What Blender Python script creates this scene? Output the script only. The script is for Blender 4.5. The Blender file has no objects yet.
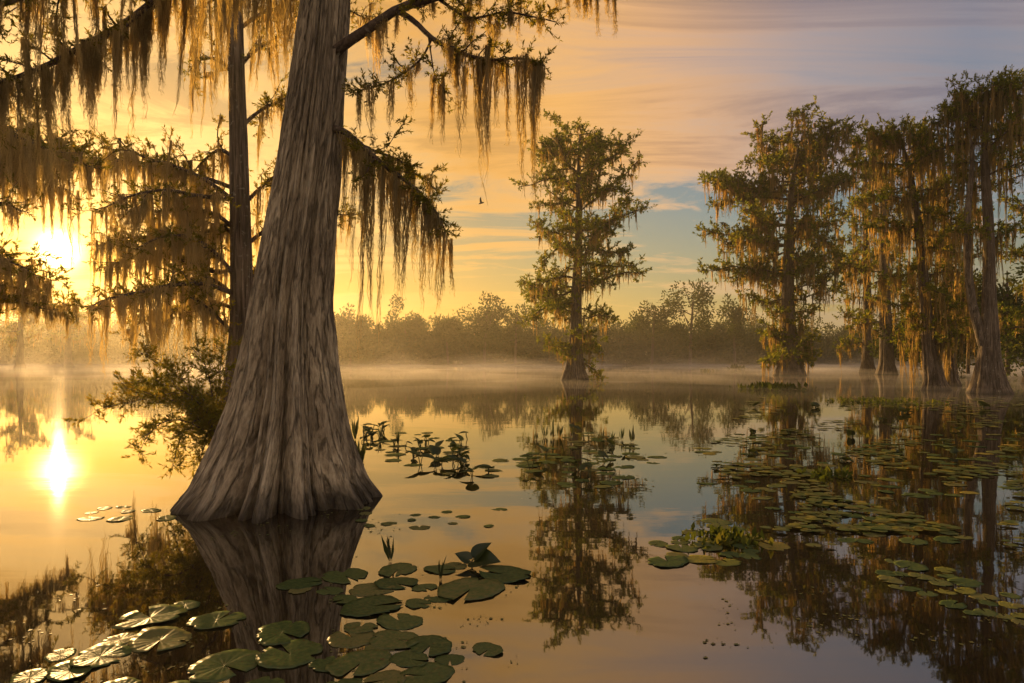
import bpy, math, random
import numpy as np
from mathutils import Vector, noise

random.seed(7)
rng = np.random.default_rng(11)
C = bpy.context.scene.collection
scene = bpy.context.scene
F = 683.0            # focal length in pixels (24 mm on a 36 mm wide frame, 1024 px)
CAMH = 1.8           # eye height over the water
HZ = 360.0           # row of the horizon
SUN_AZ = math.radians(-33.6)   # from +Y, positive to +X
SUN_EL = math.radians(7.6)
SUN_DIR = Vector((math.sin(SUN_AZ) * math.cos(SUN_EL), math.cos(SUN_AZ) * math.cos(SUN_EL), math.sin(SUN_EL)))


def at(px, py, Y):
    return np.array(((px - 512) / F * Y, Y, CAMH + (HZ - py) / F * Y))


def on_water(px, py):
    Y = CAMH * F / (py - HZ)
    return np.array(((px - 512) / F * Y, Y, 0.0))


# ------------------------------------------------------------------ mesh helper
class MB:
    def __init__(self):
        self.v, self.q, self.t, self.n = [], [], [], 0

    def add(self, v, quads=None, tris=None):
        v = np.asarray(v, dtype=np.float64).reshape(-1, 3)
        if quads is not None and len(quads):
            self.q.append(np.asarray(quads, dtype=np.int64).reshape(-1, 4) + self.n)
        if tris is not None and len(tris):
            self.t.append(np.asarray(tris, dtype=np.int64).reshape(-1, 3) + self.n)
        self.v.append(v)
        self.n += len(v)

    def build(self, name, mat, parent=None, smooth=False, origin=None):
        me = bpy.data.meshes.new(name)
        v = np.concatenate(self.v) if self.v else np.zeros((0, 3))
        if origin is not None:
            v = v - np.asarray(origin)
        q = np.concatenate(self.q) if self.q else np.zeros((0, 4), dtype=np.int64)
        t = np.concatenate(self.t) if self.t else np.zeros((0, 3), dtype=np.int64)
        me.vertices.add(len(v))
        me.vertices.foreach_set('co', v.astype(np.float32).ravel())
        loops = np.concatenate([q.ravel(), t.ravel()]).astype(np.int32)
        me.loops.add(len(loops))
        me.loops.foreach_set('vertex_index', loops)
        tot = np.concatenate([np.full(len(q), 4), np.full(len(t), 3)]).astype(np.int32)
        st = np.concatenate([[0], np.cumsum(tot)[:-1]]).astype(np.int32) if len(tot) else np.zeros(0, np.int32)
        me.polygons.add(len(tot))
        me.polygons.foreach_set('loop_start', st)
        me.polygons.foreach_set('loop_total', tot)
        if smooth:
            me.polygons.foreach_set('use_smooth', np.ones(len(tot), dtype=bool))
        me.update(calc_edges=True)
        me.materials.append(mat)
        o = bpy.data.objects.new(name, me)
        C.objects.link(o)
        if parent is not None:
            o.parent = parent
        if origin is not None and parent is None:
            o.location = origin
        return o


def grid_quads(nu, nv, wrap):
    """nv rings of nu points."""
    i = np.arange(nu if wrap else nu - 1)
    j = np.arange(nv - 1)
    I, J = np.meshgrid(i, j)
    I2 = (I + 1) % nu
    return np.stack([J * nu + I, J * nu + I2, (J + 1) * nu + I2, (J + 1) * nu + I], axis=-1).reshape(-1, 4)


def tube(mb, pts, radii, n=6):
    pts = np.asarray(pts)
    tan = np.gradient(pts, axis=0)
    tan /= np.linalg.norm(tan, axis=1)[:, None] + 1e-9
    ref = np.array((0.31, 0.2, 0.93)) if abs(tan[0][2]) < 0.8 else np.array((0.93, 0.3, 0.1))
    a = np.cross(tan, ref)
    a /= np.linalg.norm(a, axis=1)[:, None] + 1e-9
    b = np.cross(tan, a)
    th = np.linspace(0, 2 * np.pi, n, endpoint=False)
    r = np.asarray(radii)[:, None, None]
    v = pts[:, None, :] + r * (np.cos(th)[None, :, None] * a[:, None, :] + np.sin(th)[None, :, None] * b[:, None, :])
    mb.add(v.reshape(-1, 3), grid_quads(n, len(pts), True))


def sticks(mb, p, q, r):
    """Thin three-sided twigs from p to q."""
    p, q = np.asarray(p), np.asarray(q)
    m = len(p)
    if not m:
        return
    d = q - p
    d /= np.linalg.norm(d, axis=1)[:, None] + 1e-9
    a = np.cross(d, np.array((0.3, 0.5, 0.8)))
    a /= np.linalg.norm(a, axis=1)[:, None] + 1e-9
    b = np.cross(d, a)
    ring = [math.cos(k * 2.0944) * a + math.sin(k * 2.0944) * b for k in range(3)]
    r = np.broadcast_to(np.asarray(r), (m,))[:, None]
    v = np.stack([p + ring[k] * r for k in range(3)] + [q + ring[k] * r * 0.35 for k in range(3)], axis=1)
    base = np.arange(m)[:, None] * 6
    qd = np.concatenate([base + np.array([[k, (k + 1) % 3, 3 + (k + 1) % 3, 3 + k]]) for k in range(3)])
    mb.add(v.reshape(-1, 3), qd)


def unit(v):
    return v / (np.linalg.norm(v, axis=-1, keepdims=True) + 1e-9)


def rhombs(mb, p, d, L, W):
    """Leaf shaped quads starting at p, along d, slightly folded, each turned at random about its axis."""
    m = len(p)
    if not m:
        return
    d = unit(d)
    r = unit(rng.normal(size=(m, 3)))
    s = unit(np.cross(d, r))
    nrm = np.cross(d, s)
    L = np.broadcast_to(np.asarray(L), (m,))[:, None]
    W = np.broadcast_to(np.asarray(W), (m,))[:, None]
    mid = p + d * L * 0.45
    v = np.stack([p, mid + s * W * .5 + nrm * W * .15, p + d * L, mid - s * W * .5 + nrm * W * .15], axis=1)
    mb.add(v.reshape(-1, 3), np.arange(m * 4).reshape(-1, 4))


def moss_beards(mb, anchors, lengths, widths, K, sw, fuzz=10, nseg=9):
    """Spanish moss: each beard K wavy strands that draw together and end at different heights, with short side hairs."""
    anchors = np.asarray(anchors)
    B = len(anchors)
    if not B:
        return
    m = B * K
    A = np.repeat(anchors, K, axis=0)
    Lb = np.repeat(np.asarray(lengths), K)
    Wb = np.repeat(np.asarray(widths), K)
    u = rng.random(m)
    Ls = Lb * (0.25 + 0.75 * u ** 0.95)
    rad = Wb * np.sqrt(rng.random(m)) * (1.15 - 0.75 * u)
    ang = rng.random(m) * 2 * np.pi
    off = np.stack([np.cos(ang) * rad, np.sin(ang) * rad], axis=1)
    t = np.linspace(0, 1, nseg)
    ph = rng.random((m, 4)) * 6.28
    fr = 2 + rng.random((m, 2)) * 5
    amp = (0.016 + 0.03 * Wb * 4)[:, None]
    wob = lambda k: amp * (np.sin(fr[:, k][:, None] * t * Ls[:, None] * 2 + ph[:, k][:, None]) * np.sqrt(t) + 0.5 * np.sin(11 * t * Ls[:, None] + ph[:, 2 + k][:, None]) * t)
    conv = 1 - 0.55 * t
    # the whole beard leans a little
    lean = np.repeat(rng.normal(size=(B, 2)) * 0.05, K, axis=0)
    x = A[:, 0][:, None] + off[:, 0][:, None] * conv + wob(0) + lean[:, 0][:, None] * t * Ls[:, None]
    y = A[:, 1][:, None] + off[:, 1][:, None] * conv + wob(1) + lean[:, 1][:, None] * t * Ls[:, None]
    z = A[:, 2][:, None] - t * Ls[:, None] - (rng.random(m) * 0.03)[:, None] + 0.02
    P = np.stack([x, y, z], axis=-1)
    fa = rng.random((m, 1)) * 3.14 + t[None, :] * (rng.random((m, 1)) - .5) * 5
    w = sw * (1 - 0.75 * t[None, :] ** 1.5) * (0.45 + 1.1 * rng.random((m, nseg)))
    S = np.stack([np.cos(fa), np.sin(fa), np.zeros_like(fa)], axis=-1) * w[..., None] * 0.5
    v = np.stack([P - S, P + S], axis=2).reshape(-1, 3)
    base = (np.arange(m)[:, None] * nseg * 2 + np.arange(nseg - 1)[None, :] * 2).reshape(-1, 1)
    mb.add(v, base + np.array([[0, 1, 3, 2]]))
    if fuzz:
        n = B * K * fuzz // 2
        i = rng.integers(0, m, n)
        tt = rng.random(n) ** 0.8 * (nseg - 1.001)
        k = tt.astype(int)
        f = (tt - k)[:, None]
        p = P[i, k] * (1 - f) + P[i, k + 1] * f
        d = rng.normal(size=(n, 3)) * np.array((.55, .55, .35)) + np.array((0, 0, -.8))
        rhombs(mb, p, d, sw * (2.0 + 4.5 * rng.random(n)), sw * 0.55)


# ------------------------------------------------------------------ materials
def new_mat(name):
    m = bpy.data.materials.new(name)
    m.use_nodes = True
    nt = m.node_tree
    nt.nodes.clear()
    return m, nt, nt.nodes, nt.links


def N(nodes, typ, **kw):
    n = nodes.new(typ)
    for k, v in kw.items():
        setattr(n, k, v)
    return n


def ramp(nodes, stops):
    r = nodes.new('ShaderNodeValToRGB')
    el = r.color_ramp.elements
    while len(el) > 1:
        el.remove(el[0])
    el[0].position, el[0].color = stops[0][0], (*stops[0][1], 1)
    for p, c in stops[1:]:
        e = el.new(p)
        e.color = (*c, 1)
    return r


def bark_mat(name, c0, c1, c2, zs, scale, bump, wet, along=False):
    m, nt, nd, lk = new_mat(name)
    out = N(nd, 'ShaderNodeOutputMaterial')
    bs = N(nd, 'ShaderNodeBsdfPrincipled')
    bs.inputs['Roughness'].default_value = .85
    bs.inputs['Specular IOR Level'].default_value = .25
    tc = N(nd, 'ShaderNodeTexCoord')
    mp = N(nd, 'ShaderNodeMapping')
    mp.inputs['Scale'].default_value = (1, 1, zs)
    if along:   # the grain runs up the bole, also where the foot flares out
        at_ = N(nd, 'ShaderNodeAttribute', attribute_name='grain')
        lk.new(at_.outputs['Vector'], mp.inputs['Vector'])
    else:
        lk.new(tc.outputs['Object'], mp.inputs['Vector'])
    n1 = N(nd, 'ShaderNodeTexNoise')
    n1.inputs['Scale'].default_value = scale
    n1.inputs['Detail'].default_value = 8
    n1.inputs['Roughness'].default_value = .68
    n1.inputs['Distortion'].default_value = .35
    lk.new(mp.outputs[0], n1.inputs['Vector'])
    n2 = N(nd, 'ShaderNodeTexNoise')
    n2.inputs['Scale'].default_value = 1.4
    n2.inputs['Detail'].default_value = 5
    lk.new(tc.outputs['Object'], n2.inputs['Vector'])
    nf = N(nd, 'ShaderNodeTexNoise')
    nf.inputs['Scale'].default_value = scale * 2.7
    nf.inputs['Detail'].default_value = 5
    nf.inputs['Roughness'].default_value = .6
    lk.new(mp.outputs[0], nf.inputs['Vector'])
    nm = N(nd, 'ShaderNodeMath', operation='MULTIPLY_ADD')
    lk.new(nf.outputs['Fac'], nm.inputs[0])
    nm.inputs[1].default_value = .45
    nh = N(nd, 'ShaderNodeMath', operation='MULTIPLY')
    lk.new(n1.outputs['Fac'], nh.inputs[0])
    nh.inputs[1].default_value = .55
    lk.new(nh.outputs[0], nm.inputs[2])
    rp = ramp(nd, [(.36, c0), (.49, c1), (.62, c2)])  # grain tones; the dark end also stands in for groove shade
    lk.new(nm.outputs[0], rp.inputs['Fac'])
    mx = N(nd, 'ShaderNodeMix', data_type='RGBA', blend_type='MULTIPLY')
    mx.inputs['Factor'].default_value = .75
    r2 = ramp(nd, [(.3, (.55, .5, .45)), (.65, (1.15, 1.1, 1.02))])
    lk.new(n2.outputs['Fac'], r2.inputs['Fac'])
    lk.new(rp.outputs[0], mx.inputs[6])
    lk.new(r2.outputs[0], mx.inputs[7])
    # long fissures between the strips of bark, groove shade painted into the colour
    nc = N(nd, 'ShaderNodeTexNoise')
    nc.inputs['Scale'].default_value = scale * .42
    nc.inputs['Detail'].default_value = 5
    nc.inputs['Roughness'].default_value = .5
    nc.inputs['Distortion'].default_value = .2
    lk.new(mp.outputs[0], nc.inputs['Vector'])
    sb = N(nd, 'ShaderNodeMath', operation='SUBTRACT')
    lk.new(nc.outputs['Fac'], sb.inputs[0])
    sb.inputs[1].default_value = .5
    ab = N(nd, 'ShaderNodeMath', operation='ABSOLUTE')
    lk.new(sb.outputs[0], ab.inputs[0])
    fs = N(nd, 'ShaderNodeMapRange', interpolation_type='SMOOTHSTEP')
    fs.inputs['From Max'].default_value = .055
    lk.new(ab.outputs[0], fs.inputs['Value'])
    fc = N(nd, 'ShaderNodeMapRange')
    fc.inputs['To Min'].default_value = .5
    lk.new(fs.outputs[0], fc.inputs['Value'])
    mf = N(nd, 'ShaderNodeMix', data_type='RGBA', blend_type='MULTIPLY')
    mf.inputs['Factor'].default_value = 1
    lk.new(mx.outputs[2], mf.inputs[6])
    lk.new(fc.outputs[0], mf.inputs[7])
    hs = N(nd, 'ShaderNodeMath', operation='MULTIPLY_ADD')
    lk.new(fs.outputs[0], hs.inputs[0])
    hs.inputs[1].default_value = .45
    lk.new(nm.outputs[0], hs.inputs[2])
    # lichen flecks
    n3 = N(nd, 'ShaderNodeTexNoise')
    n3.inputs['Scale'].default_value = 9
    n3.inputs['Detail'].default_value = 4
    lk.new(tc.outputs['Object'], n3.inputs['Vector'])
    r3 = ramp(nd, [(.62, (0, 0, 0)), (.7, (.5, .5, .5))])
    lk.new(n3.outputs['Fac'], r3.inputs['Fac'])
    ml = N(nd, 'ShaderNodeMix', data_type='RGBA')
    lk.new(r3.outputs[0], ml.inputs['Factor'])
    lk.new(mf.outputs[2], ml.inputs[6])
    ml.inputs[7].default_value = (.3, .29, .22, 1)
    # dark soaked foot at the waterline
    sp = N(nd, 'ShaderNodeSeparateXYZ')
    lk.new(tc.outputs['Object'], sp.inputs[0])
    ad = N(nd, 'ShaderNodeMath', operation='MULTIPLY_ADD')
    lk.new(n2.outputs['Fac'], ad.inputs[0])
    ad.inputs[1].default_value = -wet * 1.5
    lk.new(sp.outputs['Z'], ad.inputs[2])
    mr = N(nd, 'ShaderNodeMapRange')
    mr.inputs['From Min'].default_value = -wet * .7
    mr.inputs['From Max'].default_value = wet * .1
    mr.inputs['To Min'].default_value = .16
    lk.new(ad.outputs[0], mr.inputs['Value'])
    mw = N(nd, 'ShaderNodeMix', data_type='RGBA', blend_type='MULTIPLY')
    mw.inputs['Factor'].default_value = 1
    lk.new(ml.outputs[2], mw.inputs[6])
    lk.new(mr.outputs[0], mw.inputs[7])
    lk.new(mw.outputs[2], bs.inputs['Base Color'])
    bp = N(nd, 'ShaderNodeBump')
    bp.inputs['Strength'].default_value = 1.0
    bp.inputs['Distance'].default_value = bump
    lk.new(hs.outputs[0], bp.inputs['Height'])
    lk.new(bp.outputs[0], bs.inputs['Normal'])
    lk.new(bs.outputs[0], out.inputs[0])
    return m


def leaf_mat(name, cols, trans=.5, tint=(1.3, 1.15, .6), gloss=0.0):
    """Thin leaves: diffuse and translucent, each leaf with its own shade."""
    m, nt, nd, lk = new_mat(name)
    out = N(nd, 'ShaderNodeOutputMaterial')
    ge = N(nd, 'ShaderNodeNewGeometry')
    tc = N(nd, 'ShaderNodeTexCoord')
    no = N(nd, 'ShaderNodeTexNoise')
    no.inputs['Scale'].default_value = .9
    no.inputs['Detail'].default_value = 3
    lk.new(tc.outputs['Object'], no.inputs['Vector'])
    ma = N(nd, 'ShaderNodeMath', operation='MULTIPLY_ADD')
    lk.new(ge.outputs['Random Per Island'], ma.inputs[0])
    ma.inputs[1].default_value = .55
    ms = N(nd, 'ShaderNodeMath', operation='MULTIPLY_ADD')
    lk.new(no.outputs['Fac'], ms.inputs[0])
    ms.inputs[1].default_value = 1.1
    ms.inputs[2].default_value = -.33
    lk.new(ms.outputs[0], ma.inputs[2])
    rp = ramp(nd, cols)
    lk.new(ma.outputs[0], rp.inputs['Fac'])
    df = N(nd, 'ShaderNodeBsdfDiffuse')
    tr = N(nd, 'ShaderNodeBsdfTranslucent')
    mt = N(nd, 'ShaderNodeMix', data_type='RGBA', blend_type='MULTIPLY')
    mt.inputs['Factor'].default_value = 1
    lk.new(rp.outputs[0], mt.inputs[6])
    mt.inputs[7].default_value = (*tint, 1)
    lk.new(rp.outputs[0], df.inputs['Color'])
    lk.new(mt.outputs[2], tr.inputs['Color'])
    mx = N(nd, 'ShaderNodeMixShader')
    mx.inputs[0].default_value = trans
    lk.new(df.outputs[0], mx.inputs[1])
    lk.new(tr.outputs[0], mx.inputs[2])
    last = mx
    if gloss:
        gl = N(nd, 'ShaderNodeBsdfGlossy')
        gl.inputs['Roughness'].default_value = .35
        m2 = N(nd, 'ShaderNodeMixShader')
        m2.inputs[0].default_value = gloss
        lk.new(mx.outputs[0], m2.inputs[1])
        lk.new(gl.outputs[0], m2.inputs[2])
        last = m2
    lk.new(last.outputs[0], out.inputs[0])
    return m


M = {}
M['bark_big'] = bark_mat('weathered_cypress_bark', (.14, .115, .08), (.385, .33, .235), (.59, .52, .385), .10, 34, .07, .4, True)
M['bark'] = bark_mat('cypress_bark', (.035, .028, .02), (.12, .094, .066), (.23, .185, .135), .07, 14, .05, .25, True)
M['limb'] = bark_mat('cypress_limb_bark', (.035, .028, .02), (.11, .088, .062), (.2, .16, .12), .15, 9, .03, .01)
M['twig'] = bark_mat('twig_bark', (.04, .03, .02), (.09, .065, .045), (.15, .11, .08), 1, 12, .01, .01)
M['leaf'] = leaf_mat('cypress_needles', [(.0, (.05, .065, .016)), (.45, (.10, .11, .026)), (.8, (.17, .14, .035)), (1., (.22, .14, .04))], .62, (2.6, 2.0, .6))
M['leaf_far'] = leaf_mat('cypress_needles_distant', [(.0, (.035, .06, .014)), (.5, (.085, .115, .024)), (1., (.17, .15, .035))], .52, (2.5, 2.0, .6))
M['moss'] = leaf_mat('spanish_moss', [(.0, (.15, .14, .09)), (.5, (.27, .25, .155)), (1., (.38, .33, .18))], .62, (2.2, 1.65, .7))
M['moss_far'] = leaf_mat('spanish_moss_distant', [(.0, (.09, .09, .055)), (.5, (.18, .165, .095)), (1., (.34, .27, .13))], .6, (2.2, 1.6, .65))
M['forest'] = leaf_mat('broadleaf_foliage', [(.0, (.022, .042, .012)), (.5, (.045, .065, .017)), (1., (.09, .09, .025))], .35)
M['dock'] = leaf_mat('spatterdock_leaf', [(.0, (.018, .03, .01)), (.5, (.035, .05, .015)), (1., (.08, .06, .022))], .3, gloss=.03)
M['weed'] = leaf_mat('floating_weed_leaf', [(.0, (.03, .05, .012)), (.5, (.06, .08, .02)), (1., (.14, .13, .03))], .4, (1.5, 1.3, .5))


def pad_mat(name, c0, c1, c2):
    m, nt, nd, lk = new_mat(name)
    out = N(nd, 'ShaderNodeOutputMaterial')
    bs = N(nd, 'ShaderNodeBsdfPrincipled')
    bs.inputs['Roughness'].default_value = .6
    bs.inputs['Specular IOR Level'].default_value = 0
    tc = N(nd, 'ShaderNodeTexCoord')
    oi = N(nd, 'ShaderNodeObjectInfo')
    no = N(nd, 'ShaderNodeTexNoise', noise_dimensions='4D')
    no.inputs['Scale'].default_value = 7
    no.inputs['Detail'].default_value = 5
    lk.new(tc.outputs['Object'], no.inputs['Vector'])
    mu = N(nd, 'ShaderNodeMath', operation='MULTIPLY')
    lk.new(oi.outputs['Random'], mu.inputs[0])
    mu.inputs[1].default_value = 37
    lk.new(mu.outputs[0], no.inputs['W'])
    ad = N(nd, 'ShaderNodeMath', operation='MULTIPLY_ADD')
    lk.new(oi.outputs['Random'], ad.inputs[0])
    ad.inputs[1].default_value = .5
    lk.new(no.outputs['Fac'], ad.inputs[2])
    rp = ramp(nd, [(.4, c0), (.75, c1), (1.05 if False else 1., c2)])
    lk.new(ad.outputs[0], rp.inputs['Fac'])
    # brown decay spots
    n2 = N(nd, 'ShaderNodeTexNoise', noise_dimensions='4D')
    n2.inputs['Scale'].default_value = 16
    n2.inputs['Detail'].default_value = 3
    lk.new(tc.outputs['Object'], n2.inputs['Vector'])
    lk.new(mu.outputs[0], n2.inputs['W'])
    r2 = ramp(nd, [(.6, (0, 0, 0)), (.67, (.85, .85, .85))])
    lk.new(n2.outputs['Fac'], r2.inputs['Fac'])
    mx = N(nd, 'ShaderNodeMix', data_type='RGBA')
    lk.new(r2.outputs[0], mx.inputs['Factor'])
    lk.new(rp.outputs[0], mx.inputs[6])
    mx.inputs[7].default_value = (.1, .055, .02, 1)
    lk.new(mx.outputs[2], bs.inputs['Base Color'])
    # radial veins
    gr = N(nd, 'ShaderNodeTexGradient', gradient_type='RADIAL')
    lk.new(tc.outputs['Object'], gr.inputs[0])
    si = N(nd, 'ShaderNodeMath', operation='MULTIPLY')
    lk.new(gr.outputs['Fac'], si.inputs[0])
    si.inputs[1].default_value = 2 * math.pi * 17
    sn = N(nd, 'ShaderNodeMath', operation='SINE')
    lk.new(si.outputs[0], sn.inputs[0])
    a2 = N(nd, 'ShaderNodeMath', operation='MULTIPLY_ADD')
    lk.new(sn.outputs[0], a2.inputs[0])
    a2.inputs[1].default_value = .25
    lk.new(no.outputs['Fac'], a2.inputs[2])
    bp = N(nd, 'ShaderNodeBump')
    bp.inputs['Strength'].default_value = .3
    bp.inputs['Distance'].default_value = .008
    lk.new(a2.outputs[0], bp.inputs['Height'])
    lk.new(bp.outputs[0], bs.inputs['Normal'])
    gl = N(nd, 'ShaderNodeBsdfGlossy')
    gl.inputs['Roughness'].default_value = .3
    lk.new(bp.outputs[0], gl.inputs['Normal'])
    mg = N(nd, 'ShaderNodeMixShader')
    mg.inputs[0].default_value = .03
    lk.new(bs.outputs[0], mg.inputs[1])
    lk.new(gl.outputs[0], mg.inputs[2])
    lk.new(mg.outputs[0], out.inputs[0])
    return m


M['pad'] = pad_mat('lily_pad', (.032, .055, .016), (.075, .1, .028), (.14, .125, .04))
M['pad_bright'] = pad_mat('lily_pad_yellow_green', (.09, .11, .02), (.17, .16, .03), (.26, .19, .04))


def water_mat():
    m, nt, nd, lk = new_mat('lake_water')
    out = N(nd, 'ShaderNodeOutputMaterial')
    tc = N(nd, 'ShaderNodeTexCoord')
    df = N(nd, 'ShaderNodeBsdfDiffuse')
    df.inputs['Color'].default_value = (.012, .009, .005, 1)
    gl = N(nd, 'ShaderNodeBsdfGlossy')
    gl.inputs['Roughness'].default_value = .022
    gl.inputs['Color'].default_value = (.96, .95, .93, 1)
    fr = N(nd, 'ShaderNodeFresnel')
    fr.inputs['IOR'].default_value = WATER_IOR
    mp = N(nd, 'ShaderNodeMapping')
    mp.inputs['Scale'].default_value = (.7, 1.5, 1)
    lk.new(tc.outputs['Object'], mp.inputs['Vector'])
    n1 = N(nd, 'ShaderNodeTexNoise')
    n1.inputs['Scale'].default_value = 1.1
    n1.inputs['Detail'].default_value = 3
    lk.new(mp.outputs[0], n1.inputs['Vector'])
    n2 = N(nd, 'ShaderNodeTexNoise')
    n2.inputs['Scale'].default_value = .09
    n2.inputs['Detail'].default_value = 2
    lk.new(tc.outputs['Object'], n2.inputs['Vector'])
    r2 = ramp(nd, [(.35, (.15, .15, .15)), (.7, (1, 1, 1))])
    lk.new(n2.outputs['Fac'], r2.inputs['Fac'])
    mu = N(nd, 'ShaderNodeMath', operation='MULTIPLY')
    lk.new(n1.outputs['Fac'], mu.inputs[0])
    lk.new(r2.outputs[0], mu.inputs[1])
    bp = N(nd, 'ShaderNodeBump')
    bp.inputs['Strength'].default_value = 1.0
    bp.inputs['Distance'].default_value = .0035
    lk.new(mu.outputs[0], bp.inputs['Height'])
    lk.new(bp.outputs[0], gl.inputs['Normal'])
    mx = N(nd, 'ShaderNodeMixShader')
    lk.new(fr.outputs[0], mx.inputs[0])
    lk.new(df.outputs[0], mx.inputs[1])
    lk.new(gl.outputs[0], mx.inputs[2])
    lk.new(mx.outputs[0], out.inputs[0])
    return m


WATER_IOR = 3.1
M['water'] = water_mat()


def vol_mat(name, col, dens, g):
    m, nt, nd, lk = new_mat(name)
    out = N(nd, 'ShaderNodeOutputMaterial')
    v = N(nd, 'ShaderNodeVolumePrincipled')
    v.inputs['Color'].default_value = (*col, 1)
    v.inputs['Density'].default_value = dens
    v.inputs['Anisotropy'].default_value = g
    lk.new(v.outputs[0], out.inputs['Volume'])
    m.cycles.homogeneous_volume = True
    return m


def plain(name, c, rough=.7):
    m, nt, nd, lk = new_mat(name)
    out = N(nd, 'ShaderNodeOutputMaterial')
    bs = N(nd, 'ShaderNodeBsdfPrincipled')
    no = N(nd, 'ShaderNodeTexNoise')
    no.inputs['Scale'].default_value = 3
    no.inputs['Detail'].default_value = 5
    rp = ramp(nd, [(.35, tuple(x * .6 for x in c)), (.7, tuple(min(1, x * 1.3) for x in c))])
    lk.new(no.outputs['Fac'], rp.inputs['Fac'])
    lk.new(rp.outputs[0], bs.inputs['Base Color'])
    bs.inputs['Roughness'].default_value = rough
    lk.new(bs.outputs[0], out.inputs[0])
    return m


M['mud'] = plain('bank_soil', (.06, .05, .03), .95)
M['feather'] = plain('dark_feathers', (.02, .018, .015), .6)
M['haze'] = vol_mat('morning_haze', (.98, .9, .68), .00042, .68)
M['mist'] = vol_mat('water_mist', (.98, .95, .92), .012, .55)


# ------------------------------------------------------------------ object helpers
def tag(o, label=None, cat=None, group=None, kind=None):
    if label:
        o['label'] = label
    if cat:
        o['category'] = cat
    if group:
        o['group'] = group
    if kind:
        o['kind'] = kind
    return o


def empty(name, loc, label, cat, group=None):
    o = bpy.data.objects.new(name, None)
    C.objects.link(o)
    o.location = loc
    o.empty_display_size = .2
    return tag(o, label, cat, group)


class Tree:
    """An Empty at the foot of the trunk; every mesh below it is stored relative to that point."""

    def __init__(self, name, loc, label, cat='tree', group=None):
        self.o = np.array(loc, dtype=float)
        self.root = empty(name, tuple(loc), label, cat, group)

    def part(self, mb, name, mat, parent=None, smooth=False):
        return mb.build(name, mat, parent or self.root, smooth, origin=self.o)


def smooth_path(P, n):
    """Catmull-Rom through the points P."""
    P = np.asarray(P, dtype=float)
    Q = np.vstack([2 * P[0] - P[1], P, 2 * P[-1] - P[-2]])
    t = np.linspace(0, len(P) - 1 - 1e-6, n)
    i = t.astype(int)
    f = (t - i)[:, None]
    a, b, c, d = Q[i], Q[i + 1], Q[i + 2], Q[i + 3]
    return .5 * (2 * b + (c - a) * f + (2 * a - 5 * b + 4 * c - d) * f ** 2 + (3 * b - a - 3 * c + d) * f ** 3)


def wander(p0, d, L, n, jit, up):
    pts = [np.array(p0)]
    d = np.array(d, dtype=float)
    for k in range(n):
        d = d + rng.normal(size=3) * jit + np.array((0, 0, up))
        d /= np.linalg.norm(d)
        pts.append(pts[-1] + d * L / n)
    return np.array(pts)


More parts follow.
